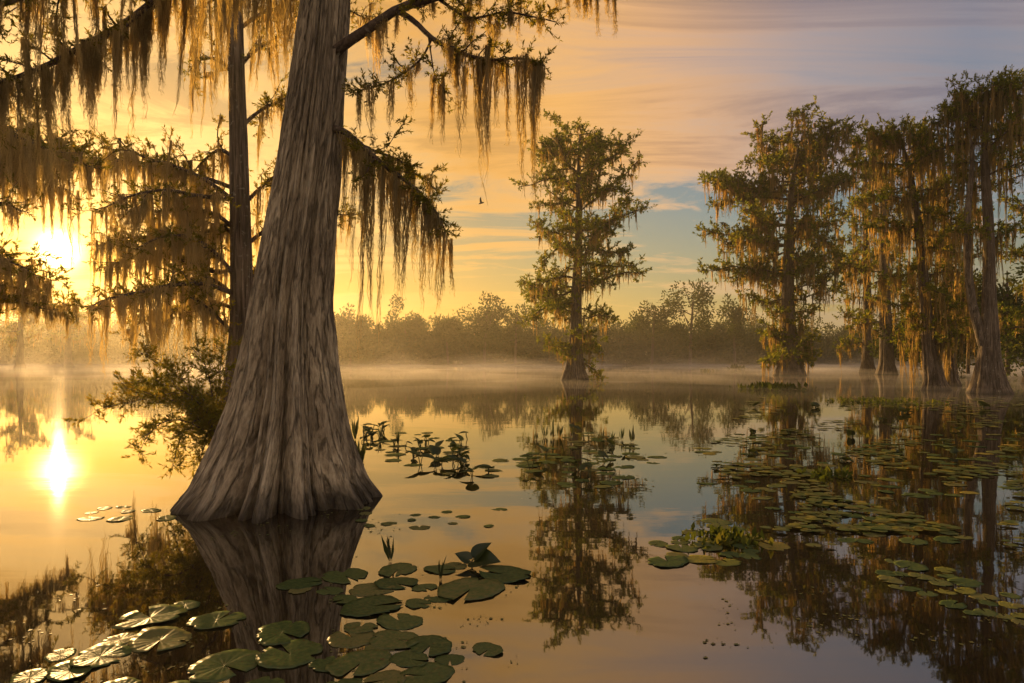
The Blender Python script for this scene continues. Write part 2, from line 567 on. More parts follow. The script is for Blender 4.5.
def grow_limb(tree, path, r0, r1, cfg, name='limb'):
    """A limb with its side branches (one mesh) and, under it, its foliage and its moss."""
    c = dict(t0=.25, step=.3, clen=1.0, cup=.25, twig=.3, tstep=.12, lpt=8, leaf=(.1, .03), lup=.1, moss=3.0, mlen=(.4, 1.6), mw=.07, mk=18,
             msw=.012, fuzz=10, mt0=.15, sides=6, twr=.004, mch=.5, nseg=9)
    c.update(cfg)
    wood, fol, mos = MB(), MB(), MB()
    path = np.asarray(path)
    tube(wood, path, np.linspace(r0, r1, len(path)), c['sides'])
    seg = np.linalg.norm(np.diff(path, axis=0), axis=1)
    s = np.concatenate([[0], np.cumsum(seg)])
    L = s[-1]
    where = lambda t: np.array([np.interp(t * L, s, path[:, k]) for k in range(3)])
    branches = [(path, c['t0'])]
    tw_p, tw_d, tw_l = [], [], []
    anchors = []
    k = c['t0'] * L
    side = 1
    while k < L:
        t = k / L
        p = where(t)
        tg = unit(where(min(1, t + .03)) - where(max(0, t - .03)))
        sd = np.cross(tg, (0, 0, 1.0))
        sd = unit(sd) if np.linalg.norm(sd) > .05 else unit(rng.normal(size=3))
        d = unit(sd * side * (.5 + .6 * rng.random()) + tg * (.25 + .6 * rng.random()) + np.array((0, 0, c['cup'] + rng.normal() * .35)))
        cl = c['clen'] * (.35 + .85 * rng.random()) * (1.1 - .55 * t)
        b = wander(p, d, cl, 5, .16, .02)
        rr = np.interp(t, [0, 1], [r0, r1]) * .45
        tube(wood, b, np.linspace(max(rr, c['twr'] * 2), c['twr'], 6), 4)
        branches.append((b, .25))
        side = -side
        k += c['step'] * (.6 + .8 * rng.random())
    for b, t0 in branches:
        sg = np.linalg.norm(np.diff(b, axis=0), axis=1)
        ss = np.concatenate([[0], np.cumsum(sg)])
        n = max(2, int(ss[-1] * (1 - t0) / c['tstep']))
        ts = np.concatenate([t0 + (1 - t0) * rng.random(n), [1.0]])
        pp = np.stack([np.interp(ts * ss[-1], ss, b[:, q]) for q in range(3)], axis=1)
        tg = unit(b[-1] - b[0])
        dd = unit(rng.normal(size=(n + 1, 3)) * .75 + tg * .6 + np.array((0, 0, c['lup'])))
        tw_p.append(pp)
        tw_d.append(dd)
        tw_l.append(c['twig'] * (.5 + .8 * rng.random(n + 1)))
        nm = rng.poisson(c['moss'] * ss[-1] * (1 if b is path else c['mch']))
        if nm:
            tm = c['mt0'] + (1 - c['mt0']) * rng.random(nm) if b is path else .1 + .9 * rng.random(nm)
            anchors.append(np.stack([np.interp(tm * ss[-1], ss, b[:, q]) for q in range(3)], axis=1))
    P, D, Lt = np.concatenate(tw_p), np.concatenate(tw_d), np.concatenate(tw_l)
    sticks(wood, P, P + D * Lt[:, None], c['twr'])
    n = c['lpt']
    m = len(P)
    tt = .1 + .95 * rng.random((m, n))
    lp = (P[:, None, :] + D[:, None, :] * (tt * Lt[:, None])[..., None]).reshape(-1, 3)
    ld = unit((D[:, None, :] * .8 + rng.normal(size=(m, n, 3)) * .55 + np.array((0, 0, c['lup'] * .5))).reshape(-1, 3))
    sz = .6 + .8 * rng.random(len(lp))
    rhombs(fol, lp, ld, c['leaf'][0] * sz, c['leaf'][1] * sz)
    limb = tree.part(wood, name, c.get('bark', M['twig']))
    tree.part(fol, 'foliage', c.get('lmat', M['leaf']), limb)
    if c.get('beards'):
        anchors.append(np.array([a for a, _l, _w in c['beards']]))
    if anchors:
        A = np.concatenate(anchors)
        ln = c['mlen'][0] + (c['mlen'][1] - c['mlen'][0]) * rng.random(len(A)) ** 2.2
        wd = c['mw'] * (.35 + 1.5 * rng.random(len(A)) ** 2)
        if c.get('beards'):
            nb = len(c['beards'])
            ln[-nb:] = [l for _a, l, _w in c['beards']]
            wd[-nb:] = [w for _a, _l, w in c['beards']]
        moss_beards(mos, A, ln, wd, c['mk'], c['msw'], c['fuzz'], c['nseg'])
        tree.part(mos, 'spanish_moss_fronds', c.get('mmat', M['moss']), limb)
    return limb


def trunk_mesh(tree, table, nth, nz, flutes, famp, fh, rough, mat, seed=0, name='trunk', zlow=-.25):
    """table: rows (z, cx, cy, r). Fluted, flared and ridged bole."""
    table = np.asarray(table, dtype=float)
    zt = np.linspace(0, 1, nz) ** 1.35
    z = zlow + (table[-1, 0] - zlow) * zt
    th = np.linspace(0, 2 * np.pi, nth, endpoint=False)
    r = np.interp(z, table[:, 0], table[:, 3])
    cx = np.interp(z, table[:, 0], table[:, 1])
    cy = np.interp(z, table[:, 0], table[:, 2])
    # soften the corners of the table
    for _ in range(max(2, nz // 40)):
        for a in (r, cx, cy):
            a[1:-1] = (a[:-2] + 2 * a[1:-1] + a[2:]) / 4
    V = np.zeros((nz, nth, 3))
    ph = seed * 1.7
    for j in range(nz):
        zz = z[j]
        w = th + .22 * np.sin(2 * th + 1.1 + ph) + .16 * np.sin(3 * th + .3 * zz + ph * 2) + .05 * zz * math.sin(ph + 1)
        g = np.abs(np.sin(flutes * w / 2 + ph)) ** .55
        w2 = th + .1 * np.sin(5 * th + ph) + .05 * zz
        g2 = np.abs(np.sin(flutes * 1.0 * w2 + 1.3 * ph)) ** .6
        A = famp * (np.exp(-max(zz, 0) / fh) * .85 + .17)
        g3 = np.abs(np.sin(flutes * 1.5 * (th + .13 * np.sin(4 * th + ph * 3) + .03 * zz) + 2.1 * ph)) ** .6
        rr = r[j] * (1 + A * (g - .72) + A * .42 * (g2 - .7) + (famp * .13 + A * .12) * (g3 - .7))
        if rough:
            k1, k2 = 5.5, 14.0
            e = np.array([noise.noise((math.cos(a) * k1 + seed, math.sin(a) * k1, zz * .45)) * .6 + noise.noise((math.cos(a) * k2, math.sin(a) * k2 + seed, zz * .6)) * .5 +
                          noise.noise((math.cos(a) * 32, math.sin(a) * 32, zz * 1.5)) * .34 for a in th])
            rr = rr + rough * e * (.35 + .65 * r[j] / table[0, 3])
        V[j, :, 0] = cx[j] + rr * np.cos(th)
        V[j, :, 1] = cy[j] + rr * np.sin(th)
        V[j, :, 2] = zz
    mb = MB()
    mb.add(V.reshape(-1, 3), grid_quads(nth, nz, True))
    o = mb.build(name, mat, tree.root, True)
    G = np.zeros((nz, nth, 3))
    rref = float(np.interp(1.5, table[:, 0], table[:, 3])) * 1.15
    G[..., 0], G[..., 1] = np.cos(th)[None, :] * rref, np.sin(th)[None, :] * rref
    G[..., 2] = z[:, None]
    at_ = o.data.attributes.new('grain', 'FLOAT_VECTOR', 'POINT')
    at_.data.foreach_set('vector', G.astype(np.float32).ravel())
    return o


exec_parts = []
# ================================================================== camera, light, sky
cam = bpy.data.cameras.new('camera')
cam.lens = 24
cam.sensor_width = 36
cam.shift_y = 18.5 / 1024
cam.clip_end = 6000
co = bpy.data.objects.new('camera', cam)
C.objects.link(co)
co.location = (0, 0, CAMH)
co.rotation_euler = (math.pi / 2, 0, 0)
scene.camera = co

sl = bpy.data.lights.new('sun', 'SUN')
sl.energy = 5.0
sl.angle = math.radians(.55)
sl.color = (1, .6, .23)
so = bpy.data.objects.new('sun', sl)
C.objects.link(so)
so.rotation_euler = (-SUN_DIR).to_track_quat('-Z', 'Y').to_euler()
so.location = (-60, 90, 40)


def build_world():
    w = bpy.data.worlds.new('World')
    scene.world = w
    w.use_nodes = True
    nt = w.node_tree
    nd, lk = nt.nodes, nt.links
    nd.clear()
    out = N(nd, 'ShaderNodeOutputWorld')
    bg = N(nd, 'ShaderNodeBackground')
    bg.inputs['Strength'].default_value = .1
    sky = N(nd, 'ShaderNodeTexSky', sky_type='NISHITA')
    sky.sun_disc = False
    sky.sun_elevation = SUN_EL
    sky.sun_rotation = SUN_AZ
    sky.air_density = 1.5
    sky.dust_density = 1.2
    sky.ozone_density = 3.0
    tc = N(nd, 'ShaderNodeTexCoord')
    sp = N(nd, 'ShaderNodeSeparateXYZ')
    lk.new(tc.outputs['Generated'], sp.inputs[0])

    def math_(op, a, b=None, c=None, clamp=False):
        n = N(nd, 'ShaderNodeMath', operation=op, use_clamp=clamp)
        for i, x in enumerate((a, b, c)):
            if x is None:
                continue
            if isinstance(x, (int, float)):
                n.inputs[i].default_value = x
            else:
                lk.new(x, n.inputs[i])
        return n.outputs[0]

    def mixc(f, a, b, blend='MIX'):
        n = N(nd, 'ShaderNodeMix', data_type='RGBA', blend_type=blend)
        for i, x in ((0, f), (6, a), (7, b)):
            if isinstance(x, (int, float)):
                n.inputs[i].default_value = x
            elif isinstance(x, tuple):
                n.inputs[i].default_value = (*x, 1)
            else:
                lk.new(x, n.inputs[i])
        return n.outputs[2]

    # angle to the sun
    vd = N(nd, 'ShaderNodeVectorMath', operation='DOT_PRODUCT')
    lk.new(tc.outputs['Generated'], vd.inputs[0])
    vd.inputs[1].default_value = SUN_DIR
    dot = vd.outputs['Value']
    near = math_('MULTIPLY_ADD', dot, .5, .5, True)
    # cloud sheet: project the direction on a flat layer
    zz = math_('MAXIMUM', math_('ADD', sp.outputs['Z'], .12), .03)
    cb = N(nd, 'ShaderNodeCombineXYZ')
    lk.new(math_('DIVIDE', sp.outputs['X'], zz), cb.inputs[0])
    lk.new(math_('DIVIDE', sp.outputs['Y'], zz), cb.inputs[1])
    mp = N(nd, 'ShaderNodeMapping')
    mp.inputs['Rotation'].default_value = (0, 0, math.radians(CLOUD_ROT))
    mp.inputs['Scale'].default_value = (.42, 1.25, 1)
    mp.inputs['Location'].default_value = CLOUD_LOC
    lk.new(cb.outputs[0], mp.inputs['Vector'])

    def cloud_noise(scale, det, rough, dist):
        n = N(nd, 'ShaderNodeTexNoise')
        n.inputs['Scale'].default_value = scale
        n.inputs['Detail'].default_value = det
        n.inputs['Roughness'].default_value = rough
        n.inputs['Distortion'].default_value = dist
        lk.new(mp.outputs[0], n.inputs['Vector'])
        return n.outputs['Fac']
    big_n = cloud_noise(.42, 4, .5, .6)
    fine = cloud_noise(1.7, 10, .66, .9)
    # a bank of cloud high up, clearer air in the band under it
    bank_hi = N(nd, 'ShaderNodeMapRange', interpolation_type='SMOOTHSTEP')
    bank_hi.inputs['From Min'].default_value = .20
    bank_hi.inputs['From Max'].default_value = .36
    bank_hi.inputs['To Min'].default_value = -.075
    bank_hi.inputs['To Max'].default_value = .005
    lk.new(sp.outputs['Z'], bank_hi.inputs['Value'])
    dens = math_('ADD', math_('ADD', math_('MULTIPLY', big_n, .50), math_('MULTIPLY', fine, .68)), bank_hi.outputs[0])
    r1 = ramp(nd, [(.50, (0, 0, 0)), (.55, (.55, .55, .55)), (.62, (1, 1, 1))])
    lk.new(dens, r1.inputs['Fac'])
    # thicker cloud is greyer and dimmer
    r2 = ramp(nd, [(.51, (1.35, 1.22, 1.05)), (.585, (1.04, .97, .9)), (.66, (.72, .68, .70)), (.76, (.46, .46, .56))])
    lk.new(dens, r2.inputs['Fac'])
    # lit cloud colour by angle from sun, made brighter behind camera as added fill
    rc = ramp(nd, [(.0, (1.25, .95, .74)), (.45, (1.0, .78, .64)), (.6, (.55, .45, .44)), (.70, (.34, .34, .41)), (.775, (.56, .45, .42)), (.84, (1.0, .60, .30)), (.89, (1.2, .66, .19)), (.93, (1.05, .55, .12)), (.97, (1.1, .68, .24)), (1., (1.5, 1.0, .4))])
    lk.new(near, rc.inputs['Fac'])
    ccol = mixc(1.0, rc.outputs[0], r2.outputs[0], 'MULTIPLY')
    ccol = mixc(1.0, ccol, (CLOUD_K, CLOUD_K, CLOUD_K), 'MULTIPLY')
    hs = N(nd, 'ShaderNodeHueSaturation')
    hs.inputs['Saturation'].default_value = SKY_SAT
    lk.new(sky.outputs[0], hs.inputs['Color'])
    base = mixc(1.0, hs.outputs[0], SKY_K, 'MULTIPLY')
    # dusty orange air round the low sun
    rt = ramp(nd, [(.80, (1, 1, 1)), (.90, (.95, .8, .62)), (.98, (.8, .52, .25))])
    lk.new(near, rt.inputs['Fac'])
    base = mixc(1.0, base, rt.outputs[0], 'MULTIPLY')
    lowfade = math_('MULTIPLY_ADD', sp.outputs['Z'], 6.0, .05, True)
    cm = math_('MULTIPLY', r1.outputs[0], lowfade)
    # golden veil towards the horizon
    rv = ramp(nd, [(.0, (.45, .36, .3)), (.6, (.42, .33, .26)), (.75, (.50, .36, .18)), (.86, (.78, .52, .19)), (.95, (.95, .56, .13)), (1., (1.1, .66, .18))])
    lk.new(near, rv.inputs['Fac'])
    vcol = mixc(1.0, rv.outputs[0], (CLOUD_K, CLOUD_K, CLOUD_K), 'MULTIPLY')
    vm = math_('POWER', 2.718, math_('MULTIPLY', math_('MAXIMUM', sp.outputs['Z'], 0.0), -8.0))
    base = mixc(math_('MULTIPLY', vm, .95), base, vcol)
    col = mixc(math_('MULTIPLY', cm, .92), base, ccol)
    # aureole of the veiled sun
    dp = math_('MAXIMUM', dot, 0.0)
    for pw, cc in ((9.0, (.4, .13, .0)), (60.0, (.8, .36, .02)), (500.0, (2.2, 1.0, .1)), (6000.0, (90, 60, 22))):
        g = math_('POWER', dp, pw)
        sc = N(nd, 'ShaderNodeVectorMath', operation='SCALE')
        sc.inputs[0].default_value = tuple(x * GLOW for x in cc)
        lk.new(g, sc.inputs['Scale'])
        col = mixc(1.0, col, sc.outputs[0], 'ADD')
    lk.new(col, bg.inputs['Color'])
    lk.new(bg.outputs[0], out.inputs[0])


CLOUD_ROT, CLOUD_LOC, CLOUD_K, SKY_SAT, SKY_K, GLOW = 60, (3.3, 3.3, 7), 4.7, 1.4, (.54, .6, .76), .8
build_world()
scene.view_settings.view_transform = 'Standard'
scene.view_settings.look = 'None'
scene.view_settings.exposure = 0.92
scene.view_settings.gamma = 1
scene.cycles.use_denoising = True
scene.cycles.max_bounces = 8
scene.cycles.diffuse_bounces = 5
scene.cycles.glossy_bounces = 3
scene.cycles.transmission_bounces = 4
scene.cycles.volume_bounces = 1
scene.cycles.sample_clamp_indirect = 6.0

# ================================================================== water, far bank, haze
mb = MB()
R = 560
mb.add([(-R, -R, 0), (R, -R, 0), (R, R, 0), (-R, R, 0)], [(0, 1, 2, 3)])
tag(mb.build('water', M['water']), 'still dark lake water mirroring the sunrise', kind='structure')

mb = MB()
xs = np.linspace(-520, 520, 105)
rows = []
for k, (yy, zz) in enumerate(((0, -.3), (2, .25), (14, .8), (120, 1.5), (122, -.4))):
    rows.append([(x, 226 + 9 * math.sin(x * .021) + 5 * math.sin(x * .067 + 1) + yy, zz) for x in xs])
mb.add(np.array(rows).reshape(-1, 3), grid_quads(105, 5, False))
tag(mb.build('far_shore', M['mud'], None, True), kind='structure')

mb = MB()
b = 600
mb.add([(x, y, z) for z in (-1.5, 42) for (x, y) in ((-b, -b), (b, -b), (b, b), (-b, b))],
       [(3, 2, 1, 0), (4, 5, 6, 7), (0, 1, 5, 4), (1, 2, 6, 5), (2, 3, 7, 6), (3, 0, 4, 7)])
tag(mb.build('haze', M['haze']), kind='stuff')

# mist lying on the water: a dense low sheet and two thin ragged ones above it
import bmesh


def mist_layer(k, dens, lo, hi, y0, seed, sx):
    nx, ny = 150, 100
    X = np.linspace(-230, 230, nx)
    Yv = y0 + (218 - y0) * np.linspace(0, 1, ny) ** 1.5
    top = np.zeros((ny, nx, 3))
    for j, y in enumerate(Yv):
        far = min(1, (y - y0) / 70)
        for i, x in enumerate(X):
            h = noise.fractal((x * sx + seed, y * sx * .6, seed * 1.3), 1.0, 2.0, 5)
            hh = max(.02, (lo + (hi - lo) * max(0, h * 1.25 + .2)) * (.25 + .75 * far))
            if i in (0, nx - 1) or j in (0, ny - 1):
                hh = .02
            top[j, i] = (x, y, .03 + .004 * k + hh)
    bot = top.copy()
    bot[..., 2] = .03 + .004 * k
    mb = MB()
    q = grid_quads(nx, ny, False)
    mb.add(top.reshape(-1, 3), q)
    mb.add(bot.reshape(-1, 3), q[:, ::-1])
    n0 = nx * ny
    loop = list(range(nx)) + [(j + 1) * nx - 1 for j in range(1, ny)] + [(ny - 1) * nx + i for i in range(nx - 2, -1, -1)] + [j * nx for j in range(ny - 2, 0, -1)]
    mb.q.append(np.array([(loop[i], n0 + loop[i], n0 + loop[(i + 1) % len(loop)], loop[(i + 1) % len(loop)]) for i in range(len(loop))]))
    mo = mb.build('mist', vol_mat('water_mist', (.98, .93, .86), dens, .4), None, True)
    bm = bmesh.new()
    bm.from_mesh(mo.data)
    bmesh.ops.recalc_face_normals(bm, faces=bm.faces)
    bm.to_mesh(mo.data)
    bm.free()
    tag(mo, kind='stuff')


mist_layer(0, .007, -.05, 1.0, 26, 3.1, .06)
mist_layer(1, .0021, -.3, 3.4, 40, 7.7, .045)
mist_layer(2, .0008, -.6, 8.0, 80, 12.3, .03)


# ================================================================== far wood
def crown_points(c, rx, rz, n, lobes):
    """Leaf points gathered in lobes through a crown."""
    lc = rng.normal(size=(lobes, 3)) * np.array((.45, .45, .42))
    i = rng.integers(0, lobes, n)
    d = unit(rng.normal(size=(n, 3))) * (rng.random((n, 1)) ** .45)
    p = (lc[i] + d * .42) * np.array((rx, rx, rz)) + np.array(c)
    return p, d


def far_tree(mbt, mbf, x, y, h, rx, n, leaf, lobes=9, gap=.0):
    p0 = np.array((x, y, .3))
    lean = rng.normal() * .04 * h
    tube(mbt, np.array([p0, p0 + (lean * .4, 0, h * .5), p0 + (lean, 0, h * .9)]), [h * .022, h * .016, h * .005], 6)
    rz = h * (.5 - gap)
    c = np.array((x + lean * .7, y, h - rz * .78))
    p, d = crown_points(c, rx, rz * .82, n, lobes)
    for k in range(5):
        q = p[rng.integers(0, n)]
        s = p0 + (lean * .5, 0, h * (.4 + .08 * k))
        tube(mbt, np.array([s, (s + q) / 2 + (0, 0, .3), q]), [h * .008, h * .005, h * .002], 4)
    keep = p[:, 2] > .4
    rhombs(mbf, p[keep], d[keep] + rng.normal(size=(keep.sum(), 3)) * .6 + (0, 0, .2), leaf * (.6 + .9 * rng.random(keep.sum())), leaf * .6)


bank = lambda x: 226 + 9 * math.sin(x * .021) + 5 * math.sin(x * .067 + 1)
mbf, mbt = MB(), MB()
for k in range(270):
    x = -330 + 660 * (k + rng.random()) / 270
    row = k % 3
    y = bank(x) + 6 + row * 14 + rng.random() * 8
    h = (12, 16, 19.5)[row] * (.66 + .55 * rng.random() ** 1.6)
    far_tree(mbt, mbf, x, y, h, h * (.34 + .14 * rng.random()), 1600, .95, 13)
for k in range(380):      # understorey down to the water's edge
    x = -330 + 660 * (k + rng.random()) / 380
    y = bank(x) + 3 + rng.random() * 8
    h = 4.5 + 4 * rng.random()
    p, d = crown_points((x, y, h * .5), 3.0, h * .7, 520, 9)
    p[:, 2] = np.abs(p[:, 2]) + .25
    rhombs(mbf, p, d + (0, 0, .3), 1.0 * (.6 + .8 * rng.random(len(p))), .65)
mbf.v += mbt.v
o = None
fo = mbf
off = sum(len(v) for v in mbf.v) - sum(len(v) for v in mbt.v)
fo.q += [qq + off for qq in mbt.q]
tag(fo.build('forest', M['forest']), 'hazy wood closing the far side of the lake', 'forest', kind='stuff')

far_list = [(690, 288, 215, .30, 'lone flat-topped tree rising above the wood between the two stands of cypress'),
            (484, 298, 218, .34, 'round crowned tree standing proud of the far wood beside the open water'),
            (515, 302, 222, .3, 'broad tree in the far wood just beside the middle cypress'),
            (652, 303, 224, .3, 'bushy tree in the far wood past the middle cypress'),
            (350, 304, 220, .36, 'hazy tree in the far wood close by the big trunk'),
            (405, 309, 226, .3, 'hazy tree in the far wood behind the long drape of moss'),
            (735, 303, 226, .26, 'tree in the far wood under the mossy limb of the wide cypress'),
            (448, 312, 219, .32, 'low rounded tree in the far wood over the mist')]
for px, py, Y, wr, lab in far_list:
    b = at(px, HZ, Y)
    h = CAMH + (HZ - py) / F * Y
    t = Tree('broadleaf_tree', (b[0], Y, .3), lab, 'tree', 'trees standing out of the far wood')
    a, f = MB(), MB()
    far_tree(a, f, b[0], Y, h, h * wr, 2200, .9, 14, .05)
    t.part(a, 'trunk', M['twig'])
    t.part(f, 'crown', M['forest'])


# ================================================================== cypress trees out on the lake
def crown_cypress(name, label, px, Y, table_px, limbs, cfg, group=None, flutes=7, seed=1, forks=(), basepy=None):
    """table_px: (py, px_centre, half width px) up the trunk at distance Y; limbs: (py, azimuth deg, length m, rise)"""
    s = Y / F
    base = np.array(((px - 512) * s, Y, 0.0))
    t = Tree(name, base, label, 'tree', group)

    def tab(rows):
        return [(max(0.0, CAMH + (HZ - py) * s) if i else 0.0, (cx - px) * s, rng.normal() * .05 * (i > 0), hw * s * .84) for i, (py, cx, hw) in enumerate(rows)]
    tb = tab(table_px)
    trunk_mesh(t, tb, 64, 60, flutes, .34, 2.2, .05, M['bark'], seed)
    for k, f in enumerate(forks):
        s0 = tab(f)
        s0[0] = (CAMH + (HZ - f[0][0]) * s, s0[0][1], s0[0][2], s0[0][3])
        pts = np.array([(a[1], a[2] + .15 * k, a[0]) for a in s0]) + base
        m = MB()
        tube(m, smooth_path(pts, 24), np.interp(np.linspace(0, 1, 24), np.linspace(0, 1, len(s0)), [a[3] for a in s0]), 10)
        t.part(m, 'leader', M['limb'], None, True)
    tz = np.array(tb)
    for (py, az, L, rise) in limbs:
        z = CAMH + (HZ - py) * s
        src = tz
        p0 = base + np.array((np.interp(z, src[:, 0], src[:, 1]), np.interp(z, src[:, 0], src[:, 2]), z))
        r = np.interp(z, src[:, 0], src[:, 3])
        r0s = rng.uniform(.7, 1.12)
        a = math.radians(az)
        d = np.array((math.cos(a), math.sin(a), rise))
        path = wander(p0, d, L * r0s * 1.12, 8, .19, -.012 if rise > .25 else .02)
        rr = max(.035, min(r * .45, .03 + L * .013))
        grow_limb(t, path, rr, rr * .25, cfg)
    return t


def limb_set(rows, seed):
    """rows: (py_top, py_bottom, count, reach_min, reach_max, rise) -> limbs at spread azimuths"""
    r = random.Random(seed)
    out = []
    az = r.random() * 360
    for (y0, y1, n, l0, l1, rise) in rows:
        for k in range(n):
            az += 137.5 + r.uniform(-25, 25)
            py = y0 + (y1 - y0) * (k + r.random()) / n
            # limbs seen from the side reach further than those coming at us, so that the outline is ragged
            out.append((py, az, r.uniform(l0, l1), rise + r.uniform(-.12, .15)))
    return out


mid_cfg = dict(t0=.2, step=.36, clen=1.6, cup=.22, twig=.55, tstep=.2, lpt=14, leaf=(.24, .09), lup=.22, moss=1.9, mlen=(.5, 2.2), mw=.16, mk=7, msw=.06, fuzz=3,
               mch=.35, twr=.012, lmat=M['leaf_far'], mmat=M['moss_far'], bark=M['twig'], nseg=6, sides=5)
crown_cypress('cypress_tree', 'slender cypress standing alone in the middle of the lake, its limbs in open tiers', 575, 61,
              [(380, 575, 16), (366, 575, 10.5), (350, 575.5, 8), (320, 576, 6.6), (280, 577, 5.6), (230, 579, 4.4), (180, 579, 3.0), (155, 579, 1.6), (134, 580, .6)],
              limb_set([(132, 154, 8, 1.8, 4.4, .2), (154, 174, 5, 2.5, 4.6, .2), (170, 215, 11, 3.4, 6.4, .2), (220, 262, 10, 4.0, 6.8, .1), (265, 305, 9, 4.0, 6.8, .05), (305, 325, 4, 2.5, 4.5, 0),
                        (340, 364, 8, 1.8, 4.0, .05)], 5) +
              [(195, 5, 6.0, .1), (200, 172, 4.6, .12), (238, 176, 5.4, .06), (262, 8, 7.0, .02), (288, 178, 5.6, .0), (304, 186, 5.2, -.02), (286, -6, 6.8, .0), (230, -8, 6.2, .06), (148, 15, 3.8, .15), (152, 168, 3.6, .14)], mid_cfg, seed=2)

wide_cfg = dict(mid_cfg, step=.45, clen=2.4, twig=.75, tstep=.26, lpt=14, leaf=(.33, .13), moss=1.7, mlen=(.8, 4.0), mw=.24, mk=8, msw=.085, twr=.016)
crown_cypress('cypress_tree', 'wide spreading cypress in the mist with a flat ragged top and a leafy foot', 790, 80,
              [(376, 790, 17), (362, 790, 12), (335, 789, 8.5), (300, 788, 7), (240, 789, 5.5), (190, 791, 3.5), (165, 795, 2), (146, 798, .8)],
              limb_set([(142, 166, 10, 3.5, 8.0, .25), (170, 205, 10, 6, 10.5, .16), (208, 250, 10, 5.5, 10, .08), (250, 290, 9, 4.5, 8.5, .03), (290, 318, 6, 3, 6, .0), (338, 364, 11, 2, 3.8, .1)], 9) +
              [(192, 184, 9.6, .08), (184, 172, 8.8, .14), (225, 188, 8.4, .04), (252, 177, 9.4, .0), (275, 186, 8.2, -.02), (245, 182, 10, .06), (165, 20, 8, .22), (160, 60, 7, .25), (200, 10, 9, .1), (225, 170, 9, .1)], wide_cfg, seed=4, group=None)

near_cfg = dict(mid_cfg, step=.24, clen=1.25, twig=.38, tstep=.13, lpt=14, leaf=(.15, .055), moss=3.0, mlen=(.5, 3.0), mw=.12, mk=9, msw=.04, twr=.008, fuzz=4, nseg=7)
moss_cfg = dict(near_cfg, moss=3.2, mk=7, mlen=(.7, 3.6), mw=.15, mch=.6)
crown_cypress('cypress_tree', 'leaning cypress hung all the way down to the water with thick orange moss', 935, 41,
              [(391, 935, 16), (380, 934, 11), (350, 930, 8), (300, 925, 6), (240, 920, 5), (180, 912, 3.5), (155, 905, 2), (136, 900, .8)],
              limb_set([(135, 158, 9, 1.2, 2.8, .3), (158, 215, 9, 1.8, 3.6, .2), (220, 290, 10, 1.6, 3.4, .1), (290, 350, 12, 1.2, 2.4, .05)], 14), moss_cfg, seed=6)
crown_cypress('cypress_tree', 'straight mossy cypress between the leaning one and the forked tall one', 950, 48,
              [(386, 950, 12), (378, 950, 8), (340, 949, 6), (280, 948, 5), (220, 946, 4), (170, 944, 2.5), (140, 943, .8)],
              limb_set([(142, 168, 8, 1.5, 3.2, .25), (168, 235, 9, 2, 4.0, .15), (235, 300, 8, 1.8, 3.6, .1), (300, 352, 8, 1.4, 2.8, .05)], 57), dict(moss_cfg, moss=3.4), seed=9)
crown_cypress('cypress_tree', 'tallest cypress, forked pale trunk on a buttressed foot, crown cut by the frame edge', 990, 37,
              [(395, 990, 22), (382, 990, 17), (360, 989, 12), (330, 990, 9), (290, 991, 7), (230, 989, 5.5), (170, 986, 4.5), (120, 986, 2.5), (92, 988, .8)],
              limb_set([(92, 112, 12, 1.4, 3.6, .25), (112, 150, 8, 2.0, 3.6, .16), (150, 190, 4, 1.6, 3.0, .1), (215, 250, 2, 1.2, 2.4, .0)], 23), dict(near_cfg, moss=3.6, mlen=(.7, 4.2), mk=6), seed=8,
              forks=[[(345, 983, 5.5), (290, 971, 4.6), (220, 968, 3.8), (160, 972, 2.4), (120, 966, .8)]])
crown_cypress('cypress_tree', 'dark cypress half cut off by the frame edge behind the forked trunk', 1040, 52,
              [(384, 1040, 18), (370, 1040, 12), (330, 1040, 9), (240, 1040, 7), (160, 1038, 4), (110, 1036, 1)],
              limb_set([(115, 180, 9, 2, 4.2, .3), (190, 260, 8, 2, 4.5, .1), (270, 350, 9, 2, 4.5, .02)], 31), dict(mid_cfg, moss=1.3), seed=3)
thin_cfg = dict(wide_cfg, moss=2.6, step=.55, tstep=.25, mlen=(.8, 4.0), clen=2.2)
crown_cypress('cypress_tree', 'thin distant cypress seen through the gap beside the wide one', 868, 95,
              [(371, 868, 9), (362, 868, 6), (300, 867, 4.5), (230, 866, 3.5), (170, 864, 1)],
              limb_set([(172, 230, 9, 2.5, 6, .25), (235, 300, 9, 3, 6.5, .1), (300, 345, 5, 2, 5, 0)], 41), thin_cfg, seed=5)
crown_cypress('cypress_tree', 'second distant cypress trunk between the wide cypress and the moss-hung leaning one', 887, 85,
              [(374, 887, 12), (364, 887, 8), (300, 885, 6), (230, 884, 5), (150, 882, 2), (125, 882, 1)],
              limb_set([(128, 200, 10, 2.5, 5.5, .3), (200, 280, 9, 3, 6, .1), (285, 335, 6, 2, 5, 0)], 43), thin_cfg, seed=7)
for px, Y, py, lab in ((20, 150, 290, 'cypress blurred by golden mist under the sun'), (68, 175, 300, 'fainter cypress lost in golden mist a little beyond the other')):
    h = (HZ - py)
    crown_cypress('cypress_tree', lab, px, Y, [(368, px, 6), (362, px, 4), (HZ - h * .5, px, 2.5), (py, px, .6)],
                  limb_set([(py + 4, py + h * .45, 9, 3, 6.5, .25), (py + h * .45, py + h * .75, 6, 3, 6, .1)], int(px)), thin_cfg, seed=px % 7)

